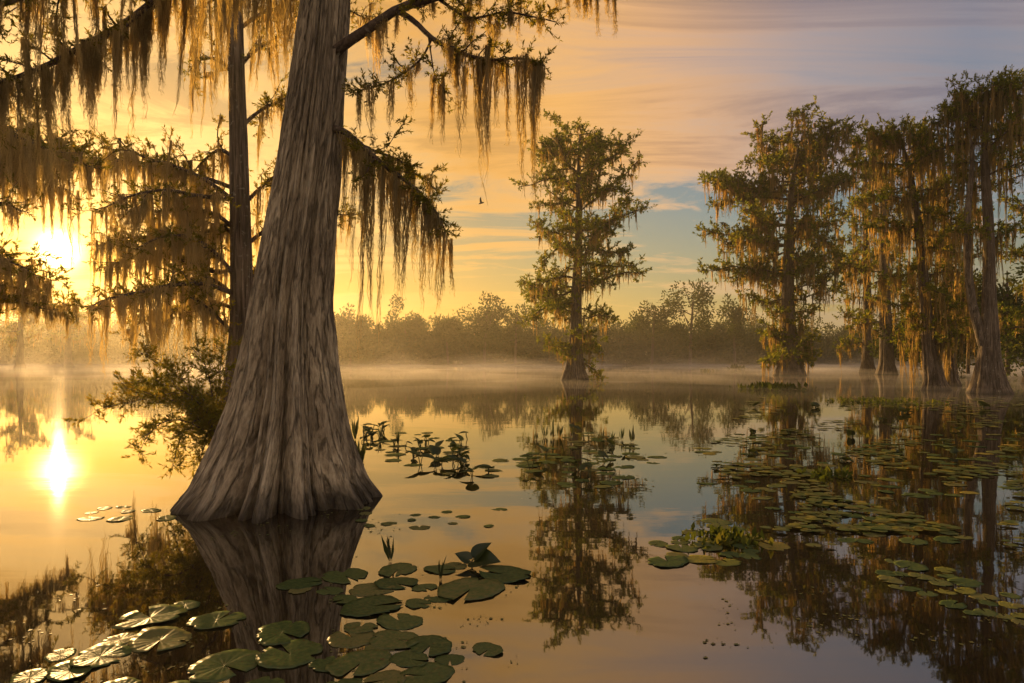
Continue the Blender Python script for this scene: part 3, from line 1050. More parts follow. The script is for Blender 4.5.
# green bushes on the bank behind the stand of cypress
for px, py, Y, w, lab in ((968, 285, 74, 4.2, 'rounded green bush tree behind the forked cypress'), (1008, 262, 70, 4.5, 'taller bush tree at the frame edge behind the forked cypress'),
                          (940, 318, 84, 4.0, 'low bush tree behind the leaning moss-hung cypress'), (912, 322, 96, 4.2, 'pale bush tree in the mist between two cypress trunks')):
    b = at(px, HZ, Y)
    h = CAMH + (HZ - py) / F * Y
    t = Tree('bush_tree', (b[0], Y, 0), lab, 'tree', 'bush trees behind the cypress stand')
    a, f = MB(), MB()
    far_tree(a, f, b[0], Y, h, w * 1.35, 5200, .45, 16, -.04)
    t.part(a, 'trunk', M['twig'])
    t.part(f, 'crown', M['forest'])

# ================================================================== the big cypress
S8 = 8.8 / F
base = np.array(((277 - 512) * S8, 8.8, 0.0))
big = Tree('cypress_tree', base, 'huge close cypress with a wide fluted base, grey ridged bark and long moss', 'tree')
prof = [(500, 277, 81), (480, 279, 69), (440, 283, 56), (400, 286, 48), (360, 287, 41.5), (300, 290, 35.5), (240, 297, 32.5), (180, 305, 29.5), (100, 315, 26), (0, 325, 22), (-120, 334, 18), (-260, 344, 13), (-380, 352, 6)]
tb = [(0.0 if i == 0 else CAMH + (HZ - py) * S8, (cx - 277) * S8, 0.0, hw * S8) for i, (py, cx, hw) in enumerate(prof)]
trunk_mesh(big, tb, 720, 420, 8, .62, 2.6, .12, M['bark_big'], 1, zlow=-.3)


def PL(rows, n=16):
    return smooth_path([at(*r) for r in rows], n)


def BD(rows):
    """Beards placed one by one: (px, py_top, py_bottom, Y, half width m)"""
    return [(at(px, y0, Y), (y1 - y0) / F * Y, w) for px, y0, y1, Y, w in rows]


near = dict(t0=.3, step=.11, clen=.62, cup=.12, twig=.16, tstep=.045, lpt=20, leaf=(.052, .014), lup=.15, moss=3, mlen=(.2, 1.25), mw=.065, mk=28, msw=.0095, fuzz=22, twr=.0028, nseg=11)
# limb over the open water
grow_limb(big, PL([(325, 62, 8.75), (342, 46, 8.6), (372, 26, 8.45), (400, 8, 8.35), (440, -4, 8.25), (500, -22, 8.1), (570, -26, 7.9), (625, -20, 7.8)]), .085, .02,
          dict(near, t0=.3, clen=.55, moss=2.0, mlen=(.2, .6), cup=.0, beards=BD([(598, -15, 40, 7.85, .035), (607, -18, 22, 7.8, .03), (614, -10, 38, 7.8, .02), (590, -18, 20, 7.9, .03), (470, -8, 60, 8.2, .05), (520, -15, 50, 8.1, .05)])))
grow_limb(big, PL([(396, 9, 8.36), (415, 22, 8.3), (432, 38, 8.25), (458, 52, 8.2), (490, 60, 8.1), (520, 58, 8.05), (545, 66, 8)]), .04, .01,
          dict(near, t0=.32, clen=.6, moss=3.0, mt0=.4,
               beards=BD([(434, 75, 145, 8.2, .04), (440, 85, 125, 8.25, .04), (456, 50, 165, 8.2, .07), (464, 52, 140, 8.15, .08), (474, 55, 205, 8.15, .08), (481, 58, 170, 8.1, .07), (489, 60, 198, 8.1, .06),
                          (497, 60, 130, 8.1, .06), (506, 58, 150, 8.05, .05), (517, 56, 182, 8.05, .06), (524, 56, 200, 8.0, .07), (530, 60, 245, 8.0, .07), (533, 70, 215, 8.0, .05), (443, 78, 150, 8.2, .03)])))
grow_limb(big, PL([(432, 38, 8.3), (420, 60, 8.3), (395, 78, 8.4), (372, 88, 8.5), (355, 90, 8.6)], 12), .016, .006, dict(near, t0=.2, clen=.4, moss=2.5, mlen=(.2, .9)))
grow_limb(big, PL([(428, 33, 8.27), (431, 54, 8.25), (435, 76, 8.22), (445, 90, 8.2)], 8), .012, .004, dict(near, t0=.5, clen=.25, moss=4, mlen=(.2, .6)))
grow_limb(big, PL([(440, 0, 8.3), (470, 18, 8.2), (505, 12, 8.1), (540, 18, 8.0), (556, 22, 7.9)], 12), .02, .006, dict(near, t0=.15, clen=.5, moss=2, mlen=(.2, .8)))
# drooping lower limb
grow_limb(big, PL([(330, 128, 8.7), (345, 132, 8.6), (362, 146, 8.5), (385, 166, 8.4), (410, 184, 8.3), (432, 206, 8.25), (446, 232, 8.2)]), .05, .01,
          dict(near, t0=.2, clen=.5, cup=-.05, moss=5.0, mlen=(.4, 1.3), mt0=.1,
               beards=BD([(363, 148, 335, 8.5, .075), (368, 150, 362, 8.5, .08), (374, 160, 330, 8.45, .08), (384, 170, 352, 8.4, .08), (390, 178, 300, 8.4, .08), (399, 182, 300, 8.35, .08), (406, 186, 318, 8.3, .08),
                          (415, 190, 280, 8.3, .08), (424, 200, 315, 8.25, .08), (432, 206, 300, 8.25, .07), (440, 220, 328, 8.2, .07), (446, 232, 310, 8.2, .05), (450, 240, 300, 8.2, .04), (355, 142, 290, 8.55, .07), (346, 135, 240, 8.6, .06)])))
grow_limb(big, PL([(362, 146, 8.5), (378, 152, 8.6), (398, 160, 8.75), (418, 176, 8.9), (436, 190, 9.0)], 12), .02, .006, dict(near, t0=.15, clen=.5, cup=.2, moss=3))
# limbs to the other side, over the top of the view and down into it
grow_limb(big, PL([(322, -30, 8.8), (270, -52, 8.7), (215, -40, 8.5), (165, -6, 8.35), (125, 24, 8.25), (85, 45, 8.15), (45, 66, 8.05), (0, 82, 7.95), (-50, 92, 7.9)], 24), .085, .015,
          dict(near, t0=.15, step=.12, clen=.75, moss=8.0, mlen=(.4, 1.5), mt0=.08, mw=.06,
               beards=BD([(52, 66, 150, 8.05, .09), (44, 66, 140, 8.05, .08), (62, 60, 158, 8.1, .07), (34, 70, 120, 8.0, .06), (90, 45, 152, 8.15, .1), (98, 40, 120, 8.2, .06), (114, 30, 108, 8.2, .07), (120, 26, 90, 8.2, .05), (136, 15, 148, 8.25, .09),
                          (142, 12, 125, 8.3, .08), (160, 0, 100, 8.3, .05), (168, -8, 85, 8.3, .06), (190, -20, 120, 8.4, .04), (150, 6, 90, 8.3, .05), (70, 52, 120, 8.1, .06)])))
grow_limb(big, PL([(322, -60, 8.8), (280, -90, 8.4), (220, -80, 8.0), (150, -50, 7.6), (70, -20, 7.3), (0, 5, 7.1), (-60, 25, 7.0)], 22), .08, .015,
          dict(near, t0=.15, step=.13, clen=.75, cup=-.1, moss=7, mlen=(.4, 1.35), mt0=.1))
grow_limb(big, PL([(318, -20, 8.9), (300, -35, 9.4), (270, -30, 9.9), (235, -12, 10.4), (205, 4, 10.8), (180, 15, 11.0)], 16), .05, .012,
          dict(near, t0=.1, step=.15, clen=.7, moss=7, mlen=(.5, 1.7), mt0=.05,
               beards=BD([(282, -15, 105, 9.5, .1), (276, -20, 90, 9.6, .1), (290, -10, 70, 9.3, .1), (268, -20, 120, 9.7, .08), (255, -15, 75, 9.9, .08)])))

# ================================================================== the thinner cypress behind it
S15 = 15.0 / F
base = np.array(((238 - 512) * S15, 15, 0))
thin = Tree('cypress_tree', base, 'slim dark cypress close behind the huge fluted one, limbs full of moss against the sun', 'tree')
tbl = [(0.0 if i == 0 else CAMH + (HZ - py) * S15, (cx - 238) * S15, 0, hw * S15) for i, (py, cx, hw) in
       enumerate([(442, 238, 26), (420, 238, 19), (380, 239, 14), (330, 242, 11.5), (250, 241, 10), (160, 239, 8.5), (60, 236, 7.5), (-60, 234, 6), (-160, 236, 3)])]
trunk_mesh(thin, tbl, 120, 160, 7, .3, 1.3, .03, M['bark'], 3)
bk = dict(near, step=.17, clen=.95, twig=.26, tstep=.095, lpt=16, leaf=(.085, .024), moss=3.2, mlen=(.3, 1.7), mw=.09, mk=15, msw=.015, fuzz=8, twr=.0045, nseg=9)
lefts = [[(237, 300, 15), (220, 284, 14.8), (200, 280, 14.6), (170, 284, 14.3), (140, 292, 14.1), (110, 300, 14.0)],
         [(238, 268, 15), (215, 272, 15.1), (190, 262, 15.2), (160, 252, 15.3), (130, 258, 15.4), (105, 268, 15.5)],
         [(238, 232, 15), (215, 214, 15), (185, 208, 14.8), (150, 212, 14.6), (115, 216, 14.4)],
         [(238, 205, 15), (215, 186, 14.8), (190, 172, 14.6), (160, 162, 14.5), (132, 152, 14.4), (118, 138, 14.3)],
         [(238, 190, 15), (205, 178, 15.5), (165, 168, 16), (120, 160, 16.4), (70, 158, 16.8), (20, 166, 17.2)],
         [(238, 340, 15), (222, 322, 14.6), (205, 306, 14.2), (188, 296, 13.8)],
         [(238, 80, 15), (222, 62, 14.8), (205, 58, 14.6), (192, 66, 14.4)],
         [(238, 220, 15), (205, 232, 15.6), (165, 236, 16.2), (125, 238, 16.8), (95, 246, 17.2)],
         [(238, 280, 15), (212, 250, 14.4), (186, 236, 14), (158, 238, 13.6), (135, 250, 13.3)],
         [(238, 200, 15), (200, 196, 14.2), (165, 190, 13.7), (130, 196, 13.2), (104, 208, 13)],
         [(238, 310, 15), (212, 302, 15.6), (182, 308, 16), (150, 318, 16.4), (128, 330, 16.7)],
         [(238, 240, 15), (222, 226, 15.4), (205, 232, 15.7), (188, 244, 16)],
         [(238, 296, 15), (205, 284, 14.2), (168, 286, 13.6), (140, 292, 13.2), (104, 300, 12.8), (85, 310, 12.6)],
         [(238, 160, 15), (220, 150, 15.3), (204, 160, 15.6), (190, 176, 15.8)]]
for k, rows in enumerate(lefts):
    grow_limb(thin, PL(rows, 14), .055, .012, dict(bk, t0=.2, moss=(9, 8, 9, 8, 11, 5, 6, 9, 9, 9, 8, 8, 8, 7)[k], **({'beards': BD([(100, 300, 388, 12.8, .13), (106, 300, 372, 12.8, .1), (140, 290, 378, 13.2, .12), (150, 288, 396, 13.3, .15), (158, 288, 384, 13.4, .13), (166, 286, 372, 13.5, .1), (122, 296, 350, 13, .12)])} if k == 12 else {})))
rights = [[(239, 290, 15), (260, 268, 15.4), (285, 250, 15.8), (310, 244, 16.2)],
          [(239, 210, 15), (262, 186, 15.3), (285, 170, 15.6), (312, 158, 15.9), (345, 150, 16.2)],
          [(238, 130, 15), (258, 112, 15.2), (282, 100, 15.4), (305, 92, 15.6)],
          [(237, 70, 15), (250, 55, 15.1), (266, 44, 15.2), (290, 30, 15.3)],
          [(237, 30, 15), (270, 10, 15.5), (330, 5, 16), (380, 25, 16.5)],
          [(239, 250, 15), (275, 225, 15.8), (320, 215, 16.5), (355, 215, 17)]]
for k, rows in enumerate(rights):
    grow_limb(thin, PL(rows, 12), .05, .012, dict(bk, t0=.2, moss=5.5))

# ================================================================== a cypress whose trunk stands outside the view, its limbs reaching in
S12 = 12.0 / F
base = np.array(((-95 - 512) * S12, 12, 0))
side_t = Tree('cypress_tree', base, 'cypress limbs heavy with moss reaching in from the frame edge around the sun', 'tree')
trunk_mesh(side_t, [(0, 0, 0, .75), (.5, 0, 0, .5), (1.5, 0, 0, .32), (4, .05, 0, .26), (7, .1, 0, .2), (10, .1, 0, .05)], 80, 90, 7, .3, 1.2, .03, M['bark'], 5)
for k, rows in enumerate([[(-92, 190, 12), (-50, 168, 12), (-10, 158, 12), (30, 156, 12), (65, 160, 12), (96, 168, 12)],
                          [(-92, 175, 12), (-50, 150, 12.4), (0, 146, 12.8), (45, 150, 13.2), (80, 154, 13.5)],
                          [(-92, 280, 12), (-55, 262, 11.8), (-20, 256, 11.6), (12, 262, 11.4), (36, 276, 11.2)],
                          [(-92, 245, 12), (-50, 250, 12.4), (-10, 262, 12.8), (25, 275, 13.1), (48, 285, 13.3)],
                          [(-92, 120, 12), (-50, 98, 12.2), (-15, 92, 12.4), (15, 96, 12.6), (40, 104, 12.8)],
                          [(-92, 200, 12), (-50, 184, 12.6), (-10, 178, 13.1), (30, 182, 13.6), (70, 190, 14)],
                          [(-92, 320, 12), (-40, 306, 12.6), (0, 300, 13.2), (36, 304, 13.8), (70, 316, 14.4)],
                          [(-92, 300, 12), (-50, 290, 12.6), (-10, 284, 13.1), (20, 288, 13.5), (45, 296, 13.8)],
                          [(-92, 150, 12), (-50, 132, 11.6), (-10, 130, 11.3), (25, 140, 11), (52, 152, 10.8)],
                          [(-92, 220, 12), (-60, 205, 12), (-25, 200, 11.9), (5, 204, 11.8), (22, 212, 11.8)]]):
    grow_limb(side_t, PL(rows, 14), .06, .012, dict(bk, t0=.2, step=.16, clen=.85, moss=(15, 14, 9, 8, 9, 13, 7, 8, 13, 7)[k], mlen=(.25, (1.25, 1.1, .9, .8, .9, 1.0, .6, .8, 1.1, .7)[k]), **({'beards': BD([(44, 185, 236, 13.7, .06), (52, 187, 262, 13.8, .06), (59, 188, 246, 13.9, .05), (68, 190, 272, 14, .07), (78, 191, 256, 14, .06)])} if k == 5 else {})))

# ================================================================== low spray at the foot of the big trunk
sp0 = at(205, 492, 9.3)
sp0[2] = 0
spray = Tree('cypress_sapling', sp0, 'young feathery cypress shrub leaning out from beside the huge fluted trunk', 'shrub')
sap = dict(near, t0=.25, step=.10, clen=.42, cup=.05, twig=.18, tstep=.034, lpt=20, leaf=(.055, .014), moss=0, twr=.0025, bark=M['twig'])
b0 = [(212, 495, 9.3), (214, 470, 9.3), (216, 445, 9.3)]
for rows in ([(200, 415, 9.3), (165, 398, 9.2), (130, 402, 9.1), (95, 410, 9.0)], [(205, 405, 9.4), (180, 378, 9.4), (155, 362, 9.4), (138, 352, 9.4)], [(212, 395, 9.5), (205, 365, 9.6), (192, 348, 9.7)],
             [(195, 425, 9.1), (170, 420, 8.9), (150, 432, 8.8), (138, 455, 8.8)], [(205, 420, 9.2), (188, 425, 9.1), (178, 445, 9.0), (172, 470, 9.0)], [(218, 400, 9.6), (220, 370, 9.8), (222, 345, 10)],
             [(200, 410, 9.5), (175, 402, 9.7), (150, 396, 9.9), (125, 388, 10.1)], [(212, 425, 9.2), (205, 440, 9.1), (200, 462, 9.05)], [(205, 412, 9.3), (185, 392, 9.0), (160, 384, 8.8), (140, 380, 8.7)]):
    grow_limb(spray, PL(b0 + rows, 16), .016, .004, dict(sap, t0=.35), 'stem')
# another sapling at the waterline on the lit side of the trunk
sp0 = at(356, 500, 9.0)
sp0[2] = 0


# ================================================================== plants on the water
def pad_mb(r, seed, up=.0, nr=5, nth=64):
    rr = random.Random(seed)
    a0, w = rr.random() * 6.28, .10 + .1 * rr.random()
    mb = MB()
    th = np.linspace(w, 2 * math.pi - w, nth) + a0
    k1, k2, k3 = rr.random() * 6, rr.random() * 6, rr.random() * 6
    el = .88 + .22 * rr.random()
    bite = sum(rr.uniform(.05, .3) * np.exp(-((np.mod(th - a0 - c + math.pi, 2 * math.pi) - math.pi) / rr.uniform(.04, .16)) ** 2) for c in [rr.random() * 6.28 for _ in range(rr.randint(1, 5))])
    V = []
    for j in range(nr + 1):
        f = j / nr
        rad = r * f * (1 + .035 * np.sin(3 * th + k1) + .025 * np.sin(7 * th + k2) + .015 * np.sin(17 * th + k3))
        z = .01 + .35 * up * f ** 3 * (.5 + .5 * np.sin(2 * th + k2)) * r + .012 * f * np.sin(5 * th + k1) * r + .012 * r * f * f * np.sin(th + k3) + (.02 * r * f * (1 - f))
        rad = rad * (1 - bite * f ** 4)
        V.append(np.stack([rad * np.cos(th) * 1.04, rad * np.sin(th) * el * .86, np.maximum(z, .006)], axis=1))
    V = np.array(V)
    bot = V.copy()
    bot[..., 2] -= .0035
    n = nth * (nr + 1)
    q = grid_quads(nth, nr + 1, False)
    mb.add(np.concatenate([V.reshape(-1, 3), bot.reshape(-1, 3)]), np.concatenate([q, q[:, ::-1] + n]))
    e = [nr * nth + i for i in range(nth)]
    mb.q.append(np.array([(e[i], e[i + 1], n + e[i + 1], n + e[i]) for i in range(nth - 1)]))
    return mb


pad_protos = {}


def pad(px, py, wpx, label, group=None, bright=False, up=None, seed=None):
    p = on_water(px, py)
    r = wpx / F * p[1] / 2
    seed = seed if seed is not None else rng.integers(0, 14)
    up = up if up is not None else (.0, .0, .06, .12)[int(seed) % 4]
    key = (int(seed), up, bright)
    if key not in pad_protos:
        o = pad_mb(1.0, int(seed), up).build('lily_pad', M['pad_bright' if bright else 'pad'], None, True)
        pad_protos[key] = o.data
        first = o
    else:
        first = bpy.data.objects.new('lily_pad', pad_protos[key])
        C.objects.link(first)
    first.location = (p[0], p[1], .004 * rng.random())
    first.scale = (r, r, min(r, .45) * (1 if r > .1 else .8))
    first.rotation_euler = (rng.normal() * .012, rng.normal() * .012, rng.random() * 6.28)
    return tag(first, label, 'lily pad', group)


fg = 'large lily pads on the near water'
for px, py, w, up, lab in (
        (282, 633, 64, 0, 'large flat green lily pad under the dark trunk reflection, a pale seam down it'),
        (300, 584, 44, 0, 'oval lily pad on the dark trunk reflection, farthest out of the near cluster'),
        (290, 655, 66, .1, 'wide curled lily pad touching the round one in the trunk reflection'),
        (224, 666, 72, .12, 'big lily pad with wavy brown rim at the bottom frame edge'),
        (216, 621, 54, .15, 'yellow-green lily pad with a raised rim beside the trunk reflection'),
        (150, 618, 66, .2, 'torn glowing lily pad among the moss reflections'),
        (160, 641, 62, .2, 'golden backlit lily pad in the middle of the sunlit pads'),
        (100, 657, 58, .25, 'golden lily pad with upturned edge'),
        (70, 672, 52, .2, 'golden lily pad nearest the bottom frame corner'),
        (345, 576, 48, .05, 'lily pad next to the trunk reflection edge, upper one of the crowded patch'),
        (372, 590, 44, .05, 'small overlapping lily pad in the crowded patch'),
        (396, 584, 42, .3, 'dark curled lily pad in the crowded patch'),
        (372, 607, 62, .1, 'broad dark lily pad in the middle of the crowded patch'),
        (400, 622, 46, .1, 'lily pad half over its neighbour in the crowded patch'),
        (352, 638, 50, .05, 'lily pad by the dark water edge of the crowded patch'),
        (430, 646, 50, .1, 'lily pad at the open-water side of the crowded patch'),
        (395, 640, 52, .15, 'lily pad ringed by debris in the crowded patch'),
        (360, 664, 66, .1, 'broad lily pad low in the crowded patch near the frame edge'),
        (425, 676, 62, .1, 'olive lily pad cut by the bottom frame edge'),
        (410, 660, 42, .1, 'small lily pad between two broad ones near the bottom edge'),
        (398, 570, 44, .1, 'slim lily pad at the far rim of the crowded patch'),
        (470, 590, 70, .1, 'long lily pad below the upright folded leaf'),
        (505, 575, 54, .3, 'brown edged lily pad beside the upright folded leaf'),
        (440, 570, 34, .1, 'small lily pad before the upright folded leaf'),
        (488, 650, 34, .3, 'lone dark withered lily pad on the open pink water'),
        (668, 562, 44, .1, 'lone flat lily pad reaching out of the field into blue water')):
    pad(px, py, w, lab, fg, up=up, seed=rng.integers(0, 40))
for px, py, w in ((300, 590, 26), (330, 591, 28), (360, 628, 34), (330, 664, 40), (440, 598, 30), (418, 604, 30), (380, 648, 30), (450, 660, 30), (345, 600, 30), (385, 680, 44), (120, 640, 36), (185, 606, 30),
                  (60, 655, 32), (30, 678, 40), (455, 566, 26), (425, 588, 26), (410, 694, 44), (340, 690, 52), (260, 690, 52), (180, 694, 56), (120, 690, 52)):
    pad(px, py, w, 'small lily pad squeezed between the larger near ones', 'small lily pads between the large near ones')


def scatter(n, x0, x1, y0, y1, wfun, test, label, group, bright=.0, mind=.7):
    done = []
    tries = 0
    while len(done) < n and tries < 20000:
        tries += 1
        px, py = rng.uniform(x0, x1), rng.uniform(y0, y1)
        if not test(px, py):
            continue
        w = wfun(py) * rng.uniform(.6, 1.3)
        if any(abs(px - a) < (w + c) * .5 * mind and abs(py - b) < (w + c) * .5 * mind * (py - HZ) / F * 1.1 for a, b, c in done):
            continue
        done.append((px, py, w))
        br = rng.random() < bright
        pad(px, py, w, label if not br else label.replace('green', 'yellow-green'), group if not br else group + ', yellow-green', bright=br)


cl = lambda px, py, s, k: noise.noise((px * s, py * s * 4, k))
scatter(128, 695, 1024, 432, 545, lambda py: 13 + (py - 432) * .12, lambda x, y: cl(x, y, .012, 1) > -.16 and (y < 490 or abs(x - 850 - (y - 490) * .8) < 120 - (y - 490) * .6) and x > 700 + (450 - y) * .3,
        'green lily pad floating in the wide field before the cypress stand', 'lily pads in the wide field', .16, .62)
mbp = MB()
mbd = MB()
for k in range(3200):
    x, y = rng.uniform(680, 1024), 398 + 150 * rng.random() ** 1.3
    if cl(x, y, .014, 5) < .02 + (y - 400) * .0012 or x < 705 + abs(455 - y) * .8:
        continue
    p = on_water(x, y)
    r = (8 + (y - 398) * .06) * rng.uniform(.35, 1.1) / F * p[1] / 2
    th = np.linspace(.15, 6.13, 14) + rng.random() * 6.28
    z = .012 + .02 * rng.random()
    V = [p + (0, 0, z)] + [p + (math.cos(a) * r, math.sin(a) * r * .9, z + .03 * r * math.sin(a * 2)) for a in th]
    (mbp if rng.random() < .82 else mbd).add(V, None, [(0, i + 1, i + 2) for i in range(13)])
carpet = mbp.build('lily_pad_carpet', M['pad'])
cy = mbd.build('yellowing_lily_pad_carpet', M['pad_bright'])
tag(cy, 'yellowing small pads mixed into the carpet of lily pads', kind='stuff')
tag(carpet, 'far carpet of small lily pads before the cypress stand', kind='stuff')
scatter(26, 880, 1024, 560, 625, lambda py: 26, lambda x, y: abs((y - 565) - (x - 880) * .35) < 18,
        'olive green lily pad in the drifting string at the field edge', 'lily pads in the drifting string', .25)
scatter(20, 650, 775, 520, 568, lambda py: 30, lambda x, y: abs(x - 715) / 70 + abs(y - 545) / 24 < 1,
        'green lily pad crowded round the bright weed clump', 'lily pads round the weed clump', .2)
scatter(52, 520, 665, 432, 492, lambda py: 13 + (py - 430) * .22, lambda x, y: abs(x - 590) / 80 + abs(y - 462) / 34 < 1,
        'green lily pad in the oval patch below the middle cypress', 'lily pads below the middle cypress', .06)
scatter(26, 360, 530, 428, 482, lambda py: 12 + (py - 430) * .2, lambda x, y: abs(y - (432 + (x - 360) * .3)) < 20,
        'dark green lily pad between the upright leaves on the golden water', 'lily pads among the upright leaves', 0)
scatter(14, 360, 500, 508, 528, lambda py: 16, lambda x, y: True,
        'thin green lily pad in the sparse line beside the huge trunk', 'lily pads in the sparse line', 0, 1.2)
scatter(8, 85, 175, 506, 520, lambda py: 22, lambda x, y: True, 'dark green lily pad floating before the huge trunk on gold water', 'lily pads on gold water', 0, 1.2)


def heart_leaf(mb, base, d, nrm, L, W):
    """A broad pointed leaf with two lobes at the stalk, cupped."""
    d = unit(np.array(d))
    s = unit(np.cross(d, nrm))
    n = np.cross(s, d)
    rows = [(-.22, .30), (-.1, .43), (.08, .5), (.3, .47), (.52, .36), (.75, .2), (1.0, .0)]
    V = []
    for a, w in rows:
        for k in (-1, -.5, 0, .5, 1):
            V.append(base + d * L * (a if not (k == 0 and a < -.05) else -.02) + s * W * w * k + n * (abs(k) * .18 * W * w * 2 - .18 * L * max(a, 0) ** 2))
    q = grid_quads(5, len(rows), False)
    mb.add(V, q)


def dock(px, py, label, group, hpx=20, nleaf=1, Lpx=12, spread=.5, seed=0):
    """Upright pond leaves: stalks out of the water each with a folded heart shaped blade."""
    p = on_water(px, py)
    s = p[1] / F
    t = Tree('spatterdock_plant', p, label, 'water plant', group)
    for k in range(nleaf):
        a = rng.random() * 6.28
        h = hpx * s * rng.uniform(.5, 1.1)
        tip = p + np.array((math.cos(a) * h * spread * .6, math.sin(a) * h * spread * .6, h))
        m = MB()
        tube(m, smooth_path([p + (0, 0, -.05), (p + tip) / 2 + rng.normal(size=3) * .02, tip], 6), np.linspace(.008, .006, 6) * max(1, s / .015), 5)
        st = t.part(m, 'stalk', M['dock'])
        m = MB()
        L = Lpx * s * rng.uniform(.75, 1.25)
        d = np.array((math.cos(a) * .8, math.sin(a) * .8, rng.uniform(-.3, .8)))
        heart_leaf(m, tip, d, np.array((-math.cos(a) * .4, -math.sin(a) * .4, 1.0)), L, L * .85)
        t.part(m, 'leaf', M['dock'], st, True)
    return t


for k in range(26):
    x = rng.uniform(362, 470)
    y = 434 + (x - 362) * .2 + rng.normal() * 5
    dock(x, max(y, 428), 'dark upright pond leaves standing in the golden water past the trunk', 'upright pond leaves on golden water', rng.uniform(4, 11), rng.integers(1, 4), 8)
for k in range(8):
    x = rng.uniform(400, 500)
    dock(x, 455 + (x - 400) * .22 + rng.normal() * 4, 'low dark pond leaves at the trailing end of the golden-water patch', 'low pond leaves trailing', rng.uniform(5, 9), 2, 14)
for k in range(14):
    dock(rng.uniform(530, 640), rng.uniform(438, 478), 'small upright pond leaves in the oval patch below the middle cypress', 'pond leaves below the middle cypress', rng.uniform(5, 12), rng.integers(1, 3), 9)
for k in range(16):
    dock(rng.uniform(700, 1000), rng.uniform(405, 470), 'tiny upright pond leaves in the wide pad field', 'pond leaves in the wide field', rng.uniform(2, 4), rng.integers(2, 4), 8)
# the folded leaf standing up alone in the near water
p = on_water(472, 566)
t = Tree('spatterdock_plant', p, 'big dark green leaf folded upright out of the near water', 'water plant')
for a, h, L, el in ((.2, .09, .17, 1.1), (-.3, .05, .24, .25), (2.7, .05, .13, .5)):
    tip = p + np.array((math.cos(a) * .04, math.sin(a) * .04, h))
    m = MB()
    tube(m, [p + (0, 0, -.05), p + (0, 0, h * .5), tip], [.007, .006, .006], 6)
    st = t.part(m, 'stalk', M['dock'])
    m = MB()
    heart_leaf(m, tip, (math.cos(a), math.sin(a) - .3, el), (-.3, -.6, 1), L, L * .95)
    t.part(m, 'leaf', M['dock'], st, True)


def tuft(name, px, py, label, group, n, hpx, wpx, mat, broad=False):
    p = on_water(px, py)
    s = p[1] / F
    t = Tree(name, p, label, 'water plant', group)
    m = MB()
    q = p + np.stack([rng.normal(size=n) * wpx * s * .28, rng.normal(size=n) * wpx * s * .28, np.zeros(n)], axis=1)
    d = rng.normal(size=(n, 3)) * (.8 if broad else .16) + (0, 0, 1)
    hh = hpx * s * (.4 + .7 * rng.random(n))
    rhombs(m, q, d, hh, hh * (.5 if broad else .14))
    t.part(m, 'foliage', mat)
    return t


for px, py, h in ((545, 437, 15), (553, 438, 20), (560, 437, 17), (600, 440, 13), (612, 441, 11), (622, 440, 14), (632, 442, 17), (536, 440, 10)):
    tuft('reed_tuft', px, py, 'thin pointed reed tuft at the far rim of the oval pad patch', 'reed tufts at the oval patch', 9, h, 5, M['dock'])
for px, py, h in ((380, 440, 16), (398, 446, 18), (440, 600 - 20, 26), (390, 562, 30), (355, 440, 26)):
    tuft('reed_tuft', px, py, 'slim dark spike tuft rising beside the huge trunk and near pads', 'spike tufts', 7, h, 4, M['dock'])
tuft('floating_weed', 775, 389, 'dark bushy weed mat in the mist before the wide cypress', None, 260, 8, 52, M['weed'], True)
tuft('floating_weed', 736, 369, 'small weed hump far out in the mist', None, 60, 6, 12, M['weed'], True)
tuft('floating_weed', 705, 371, 'flat sliver of weed in the mist beside the small hump', None, 40, 3, 16, M['weed'], True)
tuft('floating_weed', 724, 538, 'bright green weed clump on the open edge of the pad field', None, 160, 12, 62, M['weed'], True)
tuft('floating_weed', 830, 476, 'yellowish weed clump in the middle of the pad field', None, 90, 11, 40, M['weed'], True)
tuft('floating_weed', 880, 402, 'low green weed bed at the far end of the pad field', None, 260, 5, 90, M['weed'], True)
tuft('floating_weed', 575, 398, 'thin weed raft before the foot of the middle cypress', None, 80, 3, 60, M['weed'], True)
tuft('floating_weed', 356, 475, 'weed stems clinging to the lit side of the huge trunk', None, 60, 34, 10, M['dock'], False)

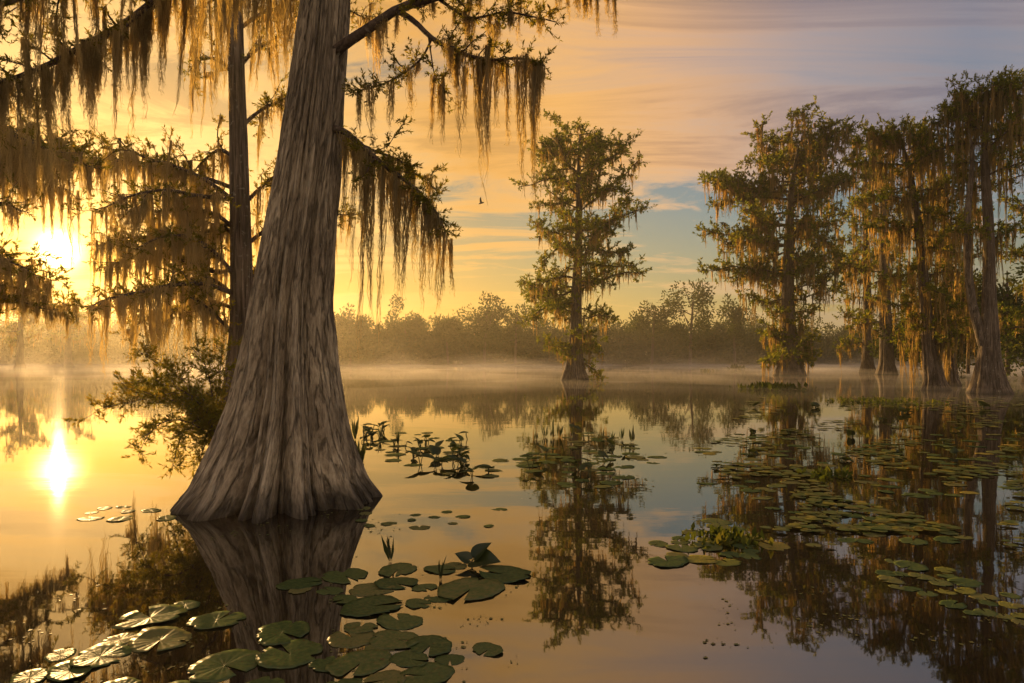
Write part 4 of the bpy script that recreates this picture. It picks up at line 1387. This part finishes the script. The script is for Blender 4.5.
# specks of duckweed and leaf litter drifting between the pads
m = MB()
n = 2600
px = np.concatenate([rng.uniform(700, 1024, 2600), rng.uniform(520, 670, 400), rng.uniform(330, 520, 900), rng.uniform(10, 250, 500), rng.uniform(160, 400, 500)])
py = np.concatenate([rng.uniform(400, 660, 2600), rng.uniform(432, 500, 400), rng.uniform(555, 683, 900), rng.uniform(585, 683, 500), rng.uniform(508, 540, 500)])
keep = np.array([noise.noise((a * .02, b * .08, 9)) + .4 * noise.noise((a * .1, b * .4, 3)) > .22 for a, b in zip(px, py)])
px, py = px[keep], py[keep]
Yd = CAMH * F / (py - HZ)
P = np.stack([(px - 512) / F * Yd, Yd, np.full(len(px), .003)], axis=1)
a = rng.random(len(px)) * 6.28
sz = .004 + .016 * rng.random(len(px)) ** 2 * np.clip(Yd / 6, 1, 2.5)
V = np.stack([P + np.stack([np.cos(a + k * 1.257) * sz * (.7 + .3 * ((k * 7) % 3)), np.sin(a + k * 1.257) * sz, np.zeros(len(px)) + .002 * (k % 2)], axis=1) for k in range(4)], axis=1)
m.add(V.reshape(-1, 3), np.arange(len(px) * 4).reshape(-1, 4))
tag(m.build('duckweed', M['pad']), 'duckweed specks and leaf litter drifting between the pads', kind='stuff')

# ================================================================== a bird crossing the sky
p = at(481, 203, 60)
t = Tree('bird', p, 'small dark bird flying over the lake, wings raised', 'bird')
m = MB()
tube(m, smooth_path([p + (-.22, 0, -.1), p + (-.08, 0, -.02), p + (.08, 0, .02), p + (.18, 0, .05), p + (.26, 0, .06)], 14), [.01, .03, .05, .065, .075, .08, .08, .078, .07, .06, .055, .06, .045, .008], 8)
t.part(m, 'body', M['feather'], None, True)
for sgn in (-1, 1):
    m = MB()
    V = []
    for f, zc, ch in ((0, .03, .16), (.3, .16, .18), (.65, .34, .14), (1, .42, .02)):
        for k, th in ((0, .012), (1, .0)):
            V.append(p + (.1 - ch * k - f * .1, sgn * (.03 + .45 * f), zc + th))
        V.append(p + (.1 - ch * .4 - f * .1, sgn * (.03 + .45 * f), zc - .012))
    V = np.array(V)
    q = []
    for j in range(3):
        for i in range(3):
            q.append((j * 3 + i, j * 3 + (i + 1) % 3, (j + 1) * 3 + (i + 1) % 3, (j + 1) * 3 + i))
    m.add(V, q)
    t.part(m, 'wing', M['feather'])
